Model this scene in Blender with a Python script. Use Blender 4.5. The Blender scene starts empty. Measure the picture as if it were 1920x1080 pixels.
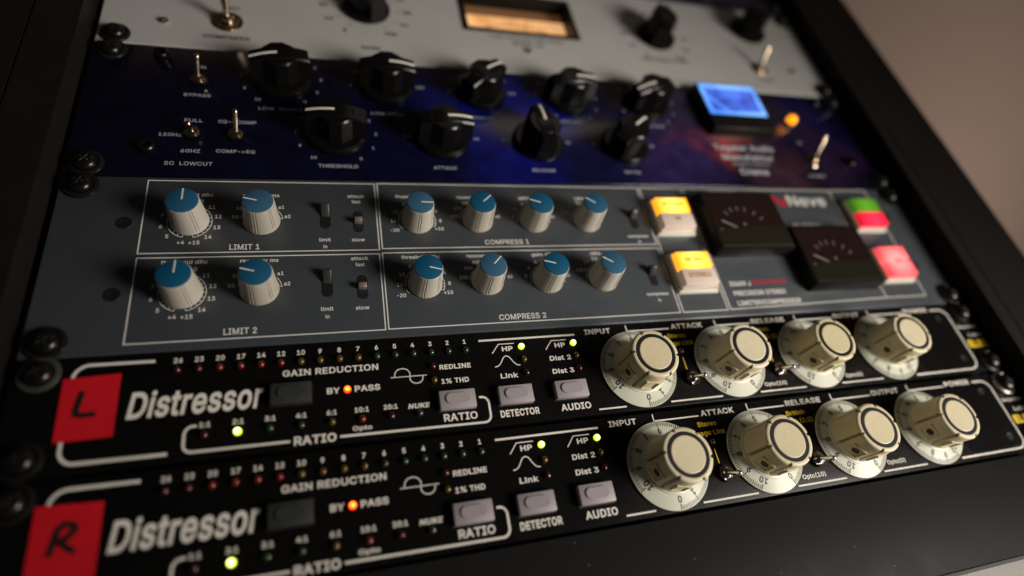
import bpy, bmesh, math, random
from mathutils import Matrix, Vector
from mathutils.geometry import delaunay_2d_cdt
random.seed(7)
S = bpy.context.scene
C = S.collection
R = math.radians

# ------------------------------------------------------------------ frame: rack coordinates (mm) -> world (m)
TILT = 55.0                                   # the rack face leans back by this much
t = R(TILT)
W = Matrix(((1, 0, 0, -0.24), (0, math.sin(t), -math.cos(t), 0.0), (0, math.cos(t), math.sin(t), 0.136 * math.cos(t) + .001), (0, 0, 0, 1)))
def P(x, y, z=0.0):
    return W @ Vector((x * .001, y * .001, z * .001))

# ------------------------------------------------------------------ camera, world, lamps, exposure
cam = bpy.data.cameras.new('camera'); co = bpy.data.objects.new('camera', cam); C.objects.link(co)
cam.lens = 20.103; cam.sensor_width = 36; cam.clip_start = .005; cam.clip_end = 30
cr, cd, cf = Vector((0.95453257, -0.17835766, 0.23886423)), Vector((-0.03672036, -0.86551608, -0.49953332)), Vector((0.29583643, 0.46804964, -0.83271264))
R3 = W.to_3x3()
M = Matrix((R3 @ cr, -(R3 @ cd), -(R3 @ cf))).transposed().to_4x4()
M.translation = P(113.079, -107.363, 231.674)
co.matrix_world = M
cam.dof.use_dof = True; cam.dof.focus_distance = .258; cam.dof.aperture_fstop = 2.35
S.camera = co

wd = bpy.data.worlds.new('World'); S.world = wd; wd.use_nodes = True
wb = wd.node_tree.nodes['Background']; wb.inputs[0].default_value = (1.0, .88, .78, 1); wb.inputs[1].default_value = .015
def area(name, pos, target, size, power, col, sy=None):
    l = bpy.data.lights.new(name, 'AREA'); l.energy = power; l.color = col; l.size = size
    if sy: l.shape = 'RECTANGLE'; l.size_y = sy
    o = bpy.data.objects.new(name, l); C.objects.link(o)
    o.location = P(*pos); d = P(*target) - o.location
    o.rotation_euler = d.to_track_quat('-Z', 'Y').to_euler(); return o
kl = bpy.data.lights.new('key_lamp', 'SPOT'); kl.energy = 39; kl.color = (1.0, .925, .83); kl.shadow_soft_size = .18; kl.spot_size = R(50); kl.spot_blend = 1.0
ko = bpy.data.objects.new('key_lamp', kl); C.objects.link(ko); ko.location = P(810, -330, 440); ko.rotation_euler = (P(255, 55, 0) - ko.location).to_track_quat('-Z', 'Y').to_euler()
area('ceiling_lamp', (820, 1250, 800), (330, 120, 0), .5, 1.1, (1.0, .85, .74), .9)
wl = area('wall_fill', (0, 0, 0), (1, 1, 1), .3, 1.05, (1.0, .83, .73))  # added fill light without a fixture, brightens the wall low down
wl.location = (.86, -.10, -.05); wl.rotation_euler = (Vector((.70, .45, .02)) - wl.location).to_track_quat('-Z', 'Y').to_euler()

S.view_settings.view_transform = 'Standard'; S.view_settings.look = 'None'
S.view_settings.exposure = .14; S.view_settings.gamma = 1; S.view_settings.use_curve_mapping = False
S.render.engine = 'CYCLES'
S.cycles.max_bounces = 6; S.cycles.sample_clamp_indirect = 4
S.cycles.use_denoising = True

# ------------------------------------------------------------------ materials
def mat(name, col, rough=.5, metal=0., emit=None, es=0., bump=0., bscale=900, var=0., spec=.5, coat=0., rvar=0.):
    m = bpy.data.materials.new(name); m.use_nodes = True; nt = m.node_tree; b = nt.nodes['Principled BSDF']
    b.inputs['Base Color'].default_value = (*col, 1); b.inputs['Roughness'].default_value = rough; b.inputs['Metallic'].default_value = metal
    b.inputs['Specular IOR Level'].default_value = spec; b.inputs['Coat Weight'].default_value = coat; b.inputs['Coat Roughness'].default_value = .1
    if emit: b.inputs['Emission Color'].default_value = (*emit, 1); b.inputs['Emission Strength'].default_value = es
    if bump or var or rvar:
        tc = nt.nodes.new('ShaderNodeTexCoord')
        if bump:
            n = nt.nodes.new('ShaderNodeTexNoise'); n.inputs['Scale'].default_value = bscale; n.inputs['Detail'].default_value = 4
            nt.links.new(tc.outputs['Object'], n.inputs['Vector'])
            bp = nt.nodes.new('ShaderNodeBump'); bp.inputs['Strength'].default_value = bump; bp.inputs['Distance'].default_value = .0004
            nt.links.new(n.outputs['Fac'], bp.inputs['Height']); nt.links.new(bp.outputs['Normal'], b.inputs['Normal'])
        if var or rvar:
            n2 = nt.nodes.new('ShaderNodeTexNoise'); n2.inputs['Scale'].default_value = 38; n2.inputs['Detail'].default_value = 6; n2.inputs['Roughness'].default_value = .65
            nt.links.new(tc.outputs['Object'], n2.inputs['Vector'])
            if var:
                r = nt.nodes.new('ShaderNodeValToRGB'); r.color_ramp.elements[0].position = .3; r.color_ramp.elements[1].position = .7
                r.color_ramp.elements[0].color = (*[c * (1 - var) for c in col], 1); r.color_ramp.elements[1].color = (*[min(1, c * (1 + var)) for c in col], 1)
                nt.links.new(n2.outputs['Fac'], r.inputs[0]); nt.links.new(r.outputs[0], b.inputs['Base Color'])
            if rvar:
                mr = nt.nodes.new('ShaderNodeMapRange'); mr.inputs[1].default_value = .3; mr.inputs[2].default_value = .7
                mr.inputs[3].default_value = max(.02, rough - rvar); mr.inputs[4].default_value = rough + rvar
                nt.links.new(n2.outputs['Fac'], mr.inputs[0]); nt.links.new(mr.outputs[0], b.inputs['Roughness'])
    return m
def speckled(name, col, rough, dust=.16, scale=260, thr=.70, spec=.25, rv=.05):
    """dark paint with a few specks of dust lying on it"""
    m = mat(name, col, rough, bump=.09, bscale=1500, rvar=rv, spec=spec); nt = m.node_tree; b = nt.nodes['Principled BSDF']
    tc = nt.nodes.new('ShaderNodeTexCoord'); v = nt.nodes.new('ShaderNodeTexVoronoi'); v.inputs['Scale'].default_value = scale
    nt.links.new(tc.outputs['Object'], v.inputs['Vector'])
    lt = nt.nodes.new('ShaderNodeMath'); lt.operation = 'LESS_THAN'; lt.inputs[1].default_value = .075; nt.links.new(v.outputs['Distance'], lt.inputs[0])
    sx = nt.nodes.new('ShaderNodeSeparateColor'); nt.links.new(v.outputs['Color'], sx.inputs[0])
    gt = nt.nodes.new('ShaderNodeMath'); gt.operation = 'GREATER_THAN'; gt.inputs[1].default_value = thr + .2; nt.links.new(sx.outputs[0], gt.inputs[0])
    mu = nt.nodes.new('ShaderNodeMath'); mu.operation = 'MULTIPLY'; nt.links.new(lt.outputs[0], mu.inputs[0]); nt.links.new(gt.outputs[0], mu.inputs[1])
    mx = nt.nodes.new('ShaderNodeMix'); mx.data_type = 'RGBA'; mx.inputs[6].default_value = (*col, 1); mx.inputs[7].default_value = (dust, dust * .95, dust * .88, 1)
    nt.links.new(mu.outputs[0], mx.inputs[0]); nt.links.new(mx.outputs[2], b.inputs['Base Color'])
    return m

MT = {}
MT['black_panel'] = speckled('black_panel', (.0055, .0052, .005), .28, .05, 420, spec=.10)
MT['blank'] = speckled('blank_paint', (.0155, .015, .0155), .5, .14, 240, spec=.05)
MT['grey_panel'] = speckled('grey_panel', (.053, .060, .069), .34, .15, 330, .70, .42, .10)
MT['grey_edge'] = mat('grey_edge', (.10, .108, .115), .4)
MT['silver'] = mat('silver_paint', (.43, .425, .41), .42, bump=.04, bscale=1500, var=.04, rvar=.05)
MT['white_ink'] = mat('white_ink', (.78, .74, .67), .55, var=.10)
MT['grey_ink'] = mat('grey_ink', (.68, .66, .62), .55)
MT['blue_ink'] = mat('pale_ink', (.40, .41, .46), .55)
MT['dark_ink'] = mat('dark_ink', (.02, .02, .02), .5)
MT['yellow_ink'] = mat('yellow_ink', (.92, .64, .02), .5)
MT['red_ink'] = mat('red_ink', (.42, .01, .03), .5)
MT['cream'] = mat('cream_plastic', (.62, .54, .35), .45, bump=.20, bscale=620, var=.07)
MT['cream_side'] = mat('cream_plastic_side', (.59, .51, .32), .33, var=.05)
MT['dial'] = mat('dial_plastic', (.58, .59, .49), .32, var=.04)
MT['flute_brown'] = mat('flute_brown_plastic', (.24, .17, .07), .6, var=.2)  # darker brown for the flute faces of the cream knobs
MT['ring'] = mat('black_ring', (.012, .012, .016), .35)
MT['groove'] = mat('screw_hole', (.03, .02, .01), .6)
MT['knob_grey'] = mat('warm_grey_plastic', (.42, .39, .33), .42, bump=.05, var=.06)
MT['cap_blue'] = mat('blue_cap', (.008, .082, .165), .6, spec=.3, bump=.10, bscale=1200, var=.06)
MT['white_line'] = mat('white_line', (.78, .75, .68), .5)
MT['black_knob'] = mat('black_plastic', (.0045, .0042, .004), .24, bump=.03, rvar=.05, spec=.18)
MT['screw'] = mat('black_zinc', (.028, .026, .024), .28, metal=.85)
MT['washer'] = mat('black_washer', (.008, .008, .008), .3, spec=.25)
MT['rim_washer'] = mat('shiny_washer', (.18, .18, .16), .25, metal=.8)
MT['chrome'] = mat('nickel', (.60, .56, .52), .14, metal=1.)
MT['brass'] = mat('warm_nickel', (.58, .47, .35), .15, metal=1.)
MT['shaded_bat'] = mat('shaded_lever', (.06, .058, .056), .28, metal=.5)  # lever metal with the shade of its underside put into the colour
MT['bat'] = mat('lever_nickel', (.62, .53, .50), .38, metal=.85)
MT['slot'] = mat('slot_black', (.006, .006, .006), .5)
MT['btn_grey'] = mat('mauve_button', (.34, .30, .315), .45, bump=.05, var=.05)
MT['btn_black'] = mat('dark_button', (.032, .034, .034), .4, bump=.05)
MT['tape'] = mat('red_tape', (.60, .001, .010), .62, bump=.25, bscale=500, var=.05)
MT['marker'] = mat('marker_ink', (.012, .008, .008), .5)
MT['rack'] = mat('rack_laminate', (.0085, .007, .0062), .55, bump=.1, bscale=300, var=.15, spec=.15)
MT['dark'] = mat('dark_metal', (.006, .006, .006), .6)
MT['meter_body'] = mat('meter_body', (.009, .008, .007), .3, rvar=.05, spec=.12)
MT['meter_face'] = mat('meter_face', (.016, .008, .007), .2, spec=.12)
MT['meter_bezel'] = mat('meter_bezel', (.016, .0135, .008), .32, spec=.12)
MT['meter_mark'] = mat('meter_mark', (.115, .095, .09), .5)
MT['meter_needle'] = mat('meter_needle', (.26, .23, .21), .5)
MT['bezel_grey'] = mat('button_bezel', (.55, .55, .47), .45)
MT['lens_white'] = mat('lens_white', (.62, .52, .45), .35, coat=.4, emit=(1, .72, .55), es=.10)
def lens(n, rim, core, rs, cs, r0, r1, cy=0.):
    """translucent cap lit by a small lamp behind it: hot spot in the middle"""
    m = mat(n, rim, .3, emit=rim, es=1, coat=.5); nt = m.node_tree; b = nt.nodes['Principled BSDF']; MT[n] = m
    tc = nt.nodes.new('ShaderNodeTexCoord'); d = nt.nodes.new('ShaderNodeVectorMath'); d.operation = 'DISTANCE'; d.inputs[1].default_value = (0, cy, .007); nt.links.new(tc.outputs['Object'], d.inputs[0])
    mr = nt.nodes.new('ShaderNodeMapRange'); mr.interpolation_type = 'SMOOTHSTEP'; mr.inputs[1].default_value = r0; mr.inputs[2].default_value = r1; nt.links.new(d.outputs['Value'], mr.inputs[0])
    mx = nt.nodes.new('ShaderNodeMix'); mx.data_type = 'RGBA'; mx.inputs[6].default_value = (*[c * cs for c in core], 1); mx.inputs[7].default_value = (*[c * rs for c in rim], 1)
    nt.links.new(mr.outputs[0], mx.inputs[0]); nt.links.new(mx.outputs[2], b.inputs['Emission Color'])
lens('lens_amber', (1.0, .40, .015), (1.0, .66, .13), 1.1, 1.8, .001, .011, .0054)
lens('lens_green', (.06, .22, .01), (.16, .40, .03), .5, .6, .001, .010, .0054)
lens('lens_red', (1.0, .015, .05), (1.0, .03, .09), .6, 1.0, .001, .011, -.0054)
lens('lens_pink', (1.0, .09, .11), (1.0, .32, .28), .85, 1.25, .001, .014, 0)
MT['lens_clear'] = mat('clear_frame', (.60, .52, .42), .2, coat=.5, emit=(1, .70, .42), es=.06)
MT['desk'] = mat('pale_desk', (.88, .86, .81), .5, bump=.3, bscale=300, var=.05)
MT['wall'] = mat('wall_paint', (.62, .50, .42), .8, bump=.1, bscale=60, var=.02)
def glow_noise(n, base, c0, c1, scale):
    m = mat(n, base, .2, emit=c0, es=1, coat=.3); nt = m.node_tree; b = nt.nodes['Principled BSDF']; MT[n] = m
    tc = nt.nodes.new('ShaderNodeTexCoord'); nz = nt.nodes.new('ShaderNodeTexNoise'); nz.inputs['Scale'].default_value = scale; nz.inputs['Detail'].default_value = 2; nt.links.new(tc.outputs['Object'], nz.inputs['Vector'])
    r = nt.nodes.new('ShaderNodeValToRGB'); r.color_ramp.elements[0].position = .36; r.color_ramp.elements[1].position = .64; r.color_ramp.elements[0].color = (*c0, 1); r.color_ramp.elements[1].color = (*c1, 1)
    nt.links.new(nz.outputs['Fac'], r.inputs[0]); nt.links.new(r.outputs[0], b.inputs['Emission Color'])
glow_noise('blue_face', (.02, .04, .25), (.030, .045, .30), (.09, .20, .85), 75)
glow_noise('blue_glow', (.05, .15, .5), (.06, .25, .95), (.25, .58, 1.1), 60)
glow_noise('amber_face', (.50, .28, .12), (.52, .22, .07), (.78, .42, .19), 45)
MT['amber_red'] = mat('amber_scale_red', (.6, .12, .08), .4, emit=(1.0, .20, .10), es=.28)
MT['amber_dark'] = mat('amber_scale_dark', (.20, .10, .05), .5, emit=(1.0, .42, .15), es=.05)
MT['lamp_orange'] = mat('lamp_orange', (.9, .35, .02), .04, emit=(1.0, .30, .0), es=1.5, coat=1.)
def led(n, col, em=None, es=0): MT['led_' + n] = mat('led_' + n, col, .15, emit=em, es=es, coat=.6)
led('wine', (.045, .0015, .008)); led('red', (.13, .008, .003)); led('amber', (.085, .046, .003)); led('green', (.013, .034, .012)); led('smoke', (.03, .028, .028))
def lit(n, rim, core, rim_s, core_s):
    """lit LED: the die in the middle of the lens shines strongest"""
    m = mat('led_' + n, rim, .15, emit=rim, es=1, coat=.6); nt = m.node_tree; b = nt.nodes['Principled BSDF']; MT['led_' + n] = m
    tc = nt.nodes.new('ShaderNodeTexCoord'); sx = nt.nodes.new('ShaderNodeSeparateXYZ'); cx = nt.nodes.new('ShaderNodeCombineXYZ'); ln = nt.nodes.new('ShaderNodeVectorMath'); ln.operation = 'LENGTH'
    nt.links.new(tc.outputs['Object'], sx.inputs[0]); nt.links.new(sx.outputs[0], cx.inputs[0]); nt.links.new(sx.outputs[1], cx.inputs[1]); nt.links.new(cx.outputs[0], ln.inputs[0])
    mr = nt.nodes.new('ShaderNodeMapRange'); mr.interpolation_type = 'SMOOTHSTEP'; mr.inputs[1].default_value = .0003; mr.inputs[2].default_value = .0014; nt.links.new(ln.outputs['Value'], mr.inputs[0])
    mx = nt.nodes.new('ShaderNodeMix'); mx.data_type = 'RGBA'; mx.inputs[6].default_value = (*[c * core_s for c in core], 1); mx.inputs[7].default_value = (*[c * rim_s for c in rim], 1)
    nt.links.new(mr.outputs[0], mx.inputs[0]); nt.links.new(mx.outputs[2], b.inputs['Emission Color'])
lit('lit_green', (.60, .80, .004), (.9, 1.0, .35), 1.7, 5); lit('lit_orange', (1.0, .035, .002), (1.0, .24, .02), 2.0, 5)

def aged(k, amt):
    """parts of the same plastic have yellowed a little differently"""
    nt = MT[k].node_tree; b = nt.nodes['Principled BSDF']; src = b.inputs['Base Color'].links[0].from_socket
    oi = nt.nodes.new('ShaderNodeObjectInfo'); mr = nt.nodes.new('ShaderNodeMapRange'); mr.inputs[3].default_value = 1 - amt; mr.inputs[4].default_value = 1 + amt; nt.links.new(oi.outputs['Random'], mr.inputs[0])
    hs = nt.nodes.new('ShaderNodeHueSaturation'); nt.links.new(src, hs.inputs['Color']); nt.links.new(mr.outputs[0], hs.inputs['Value'])
    m2 = nt.nodes.new('ShaderNodeMapRange'); m2.inputs[3].default_value = 1 + amt * 1.5; m2.inputs[4].default_value = 1 - amt * 1.5; nt.links.new(oi.outputs['Random'], m2.inputs[0]); nt.links.new(m2.outputs[0], hs.inputs['Saturation'])
    nt.links.new(hs.outputs[0], b.inputs['Base Color'])
for k_, a_ in (('cream', .07), ('dial', .05), ('knob_grey', .07), ('cap_blue', .08), ('btn_grey', .05)): aged(k_, a_)

# printed night-sky artwork of the blue unit: blobs of ink colour with noise
def nebula():
    m = bpy.data.materials.new('night_sky_print'); m.use_nodes = True; nt = m.node_tree; b = nt.nodes['Principled BSDF']
    b.inputs['Roughness'].default_value = .17
    tc = nt.nodes.new('ShaderNodeTexCoord'); nz = nt.nodes.new('ShaderNodeTexNoise'); nz.inputs['Scale'].default_value = 22; nz.inputs['Detail'].default_value = 6
    nt.links.new(tc.outputs['Object'], nz.inputs['Vector'])
    ad = nt.nodes.new('ShaderNodeMix'); ad.data_type = 'VECTOR'; ad.inputs[0].default_value = .09
    nt.links.new(tc.outputs['Object'], ad.inputs[4]); nt.links.new(nz.outputs['Color'], ad.inputs[5])
    cur = None; base = (.0035, .0032, .012)
    blobs = [((-.130, .020), .16, (.003, .003, .016), 1), ((-.03, .045), .085, (.004, .005, .055), .9), ((-.020, .047), .055, (.005, .008, .17), .95), ((-.058, .052), .03, (.005, .008, .14), .7), ((.05, .02), .06, (.006, .006, .034), .8),
             ((.10, .060), .06, (.026, .021, .052), .9), ((.085, .015), .05, (.03, .018, .085), .7), ((.150, .030), .045, (.045, .018, .028), .8), ((.1, .035), .022, (.20, .028, .020), .0), ((.118, .038), .030, (.32, .040, .022), .9),
             ((.205, .02), .035, (.018, .008, .03), .9), ((.20, .06), .04, (.012, .008, .06), .9)]
    prev = nt.nodes.new('ShaderNodeRGB'); prev.outputs[0].default_value = (*base, 1); po = prev.outputs[0]
    for (c, rad, col, am) in blobs:
        if am <= 0: continue
        d = nt.nodes.new('ShaderNodeVectorMath'); d.operation = 'DISTANCE'; d.inputs[1].default_value = (c[0] * .91 + .045, (c[1] - .04445) * .91 + .045, .045)
        nt.links.new(ad.outputs[1], d.inputs[0])
        mr = nt.nodes.new('ShaderNodeMapRange'); mr.interpolation_type = 'SMOOTHSTEP'; mr.inputs[1].default_value = rad; mr.inputs[2].default_value = rad * .1; mr.inputs[3].default_value = 0; mr.inputs[4].default_value = am
        nt.links.new(d.outputs['Value'], mr.inputs[0])
        mx = nt.nodes.new('ShaderNodeMix'); mx.data_type = 'RGBA'; mx.inputs[7].default_value = (*col, 1)
        nt.links.new(mr.outputs[0], mx.inputs[0]); nt.links.new(po, mx.inputs[6]); po = mx.outputs[2]
    n3 = nt.nodes.new('ShaderNodeTexNoise'); n3.inputs['Scale'].default_value = 70; n3.inputs['Detail'].default_value = 8; n3.inputs['Roughness'].default_value = .7; nt.links.new(tc.outputs['Object'], n3.inputs['Vector'])
    mr = nt.nodes.new('ShaderNodeMapRange'); mr.inputs[1].default_value = .3; mr.inputs[2].default_value = .7; mr.inputs[3].default_value = .5; mr.inputs[4].default_value = 1.3; nt.links.new(n3.outputs['Fac'], mr.inputs[0])
    vm = nt.nodes.new('ShaderNodeVectorMath'); vm.operation = 'SCALE'; nt.links.new(po, vm.inputs[0]); nt.links.new(mr.outputs[0], vm.inputs['Scale'])
    nt.links.new(vm.outputs[0], b.inputs['Base Color']); return m
MT['nebula'] = nebula()

# ------------------------------------------------------------------ mesh helpers (millimetres, local)
def mesh_from(bm, name, m, smooth=None):
    bmesh.ops.recalc_face_normals(bm, faces=bm.faces[:])
    me = bpy.data.meshes.new(name); bmesh.ops.scale(bm, vec=(.001,) * 3, verts=bm.verts[:])
    if smooth is not None:
        for f in bm.faces: f.smooth = True
        for e in bm.edges:
            if len(e.link_faces) != 2 or e.calc_face_angle(0) > R(smooth): e.smooth = False
    bm.to_mesh(me); bm.free()
    for k in (m if isinstance(m, (list, tuple)) else [m]): me.materials.append(MT[k])
    return me
def part(name, bm, m, parent, loc=(0, 0, 0), rot=0., smooth=None, label=None):
    o = bpy.data.objects.new(name, mesh_from(bm, name, m, smooth)); C.objects.link(o); o.parent = parent
    o.location = [c * .001 for c in loc]; o.rotation_euler = (0, 0, R(rot))
    if label: o['label'] = label
    return o
def inst(src, parent, loc, rot=None):
    o = src.copy(); C.objects.link(o); o.parent = parent; o.location = [c * .001 for c in loc]
    if rot is not None: o.rotation_euler = (0, 0, R(rot))
    for ch in list(src.children):
        c = ch.copy(); C.objects.link(c); c.parent = o
    return o
def thing(name, label, cat, org, group=None):
    o = bpy.data.objects.new(name, None); C.objects.link(o); o.empty_display_size = .02
    o.matrix_world = W @ Matrix.Translation([c * .001 for c in org])
    o['label'] = label; o['category'] = cat
    if group: o['group'] = group
    return o
def BM(): return bmesh.new()
def box(bm, x0, x1, y0, y1, z0, z1, bev=0., seg=2, mi=0, top=None):
    vs = [bm.verts.new((x, y, z)) for z in (z0, z1) for y in (y0, y1) for x in (x0, x1)]
    if top:
        for v in vs[4:]: v.co.x += top if v.co.x < (x0 + x1) / 2 else -top; v.co.y += top if v.co.y < (y0 + y1) / 2 else -top
    F = [(0, 2, 3, 1), (4, 5, 7, 6), (0, 1, 5, 4), (2, 6, 7, 3), (0, 4, 6, 2), (1, 3, 7, 5)]
    fs = [bm.faces.new([vs[i] for i in f]) for f in F]
    for f in fs: f.material_index = mi
    if bev:
        es = list({e for f in fs for e in f.edges})
        r = bmesh.ops.bevel(bm, geom=es, offset=bev, segments=seg, profile=.5, affect='EDGES')
        for f in r['faces']: f.material_index = mi
    return vs
def lathe(bm, prof, n=48, cx=0, cy=0, mi=0, rfun=None):
    """prof: list of (r, z); rfun(angle, r, z) may modify r"""
    rings = []
    for (r, z) in prof:
        if r < 1e-6: rings.append([bm.verts.new((cx, cy, z))]); continue
        ring = []
        for k in range(n):
            a = 2 * math.pi * k / n; rr = rfun(a, r, z) if rfun else r
            ring.append(bm.verts.new((cx + rr * math.cos(a), cy + rr * math.sin(a), z)))
        rings.append(ring)
    for A, B in zip(rings, rings[1:]):
        if len(A) == 1 and len(B) == 1: continue
        for k in range(n):
            k2 = (k + 1) % n
            if len(A) == 1: f = bm.faces.new((A[0], B[k2], B[k]))
            elif len(B) == 1: f = bm.faces.new((A[k], A[k2], B[0]))
            else: f = bm.faces.new((A[k], A[k2], B[k2], B[k]))
            f.material_index = mi
def prism(bm, pts, z0, z1, mi=0):
    a = [bm.verts.new((x, y, z0)) for x, y in pts]; b = [bm.verts.new((x, y, z1)) for x, y in pts]
    n = len(pts); fs = [bm.faces.new(a[::-1]), bm.faces.new(b)] + [bm.faces.new((a[i], a[(i + 1) % n], b[(i + 1) % n], b[i])) for i in range(n)]
    for f in fs: f.material_index = mi
    return fs
def tube(bm, p0, p1, r0, r1, n=16, cap=True, ball=False):
    p0, p1 = Vector(p0), Vector(p1); d = (p1 - p0); L = d.length; d.normalize()
    u = d.orthogonal().normalized(); v = d.cross(u)
    prof = [(0, 0), (r0, 0), (r1, L - (r1 if ball else 0))]
    if ball: prof += [(r1 * math.cos(a), L - r1 + r1 * math.sin(a)) for a in (R(25), R(50), R(72))] + [(0, L)]
    else: prof += [(0, L)]
    n0 = len(bm.verts); lathe(bm, prof, n); bm.verts.ensure_lookup_table()
    for w in bm.verts[n0:]: c = w.co.copy(); w.co = p0 + u * c.x + v * c.y + d * c.z
def rrect(x0, x1, y0, y1, r, n=6):
    out = []
    for (cx, cy, a0) in ((x1 - r, y1 - r, 0), (x0 + r, y1 - r, 90), (x0 + r, y0 + r, 180), (x1 - r, y0 + r, 270)):
        for k in range(n + 1): a = R(a0 + 90 * k / n); out.append((cx + r * math.cos(a), cy + r * math.sin(a)))
    return out
ZI = .035                                     # ink film above the panel
def stroke(bm, pts, w, z=ZI, closed=False):
    pts = [Vector(p) for p in pts]; n = len(pts); L = []; Rr = []
    for i, p in enumerate(pts):
        a = pts[i - 1] if (i > 0 or closed) else None; b = pts[(i + 1) % n] if (i < n - 1 or closed) else None
        d1 = (p - a).normalized() if a is not None else None; d2 = (b - p).normalized() if b is not None else None
        if d1 is None: d1 = d2
        if d2 is None: d2 = d1
        tn = (d1 + d2).normalized(); nn = Vector((-tn.y, tn.x)); k = w / 2 / max(.35, nn.dot(Vector((-d1.y, d1.x))))
        L.append(bm.verts.new((*(p + nn * k), z))); Rr.append(bm.verts.new((*(p - nn * k), z)))
    for i in range(n if closed else n - 1):
        j = (i + 1) % n; bm.faces.new((L[i], Rr[i], Rr[j], L[j]))
def arc(cx, cy, r, a0, a1, n=24):
    return [(cx + r * math.cos(R(a0 + (a1 - a0) * k / n)), cy + r * math.sin(R(a0 + (a1 - a0) * k / n))) for k in range(n + 1)]
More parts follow.
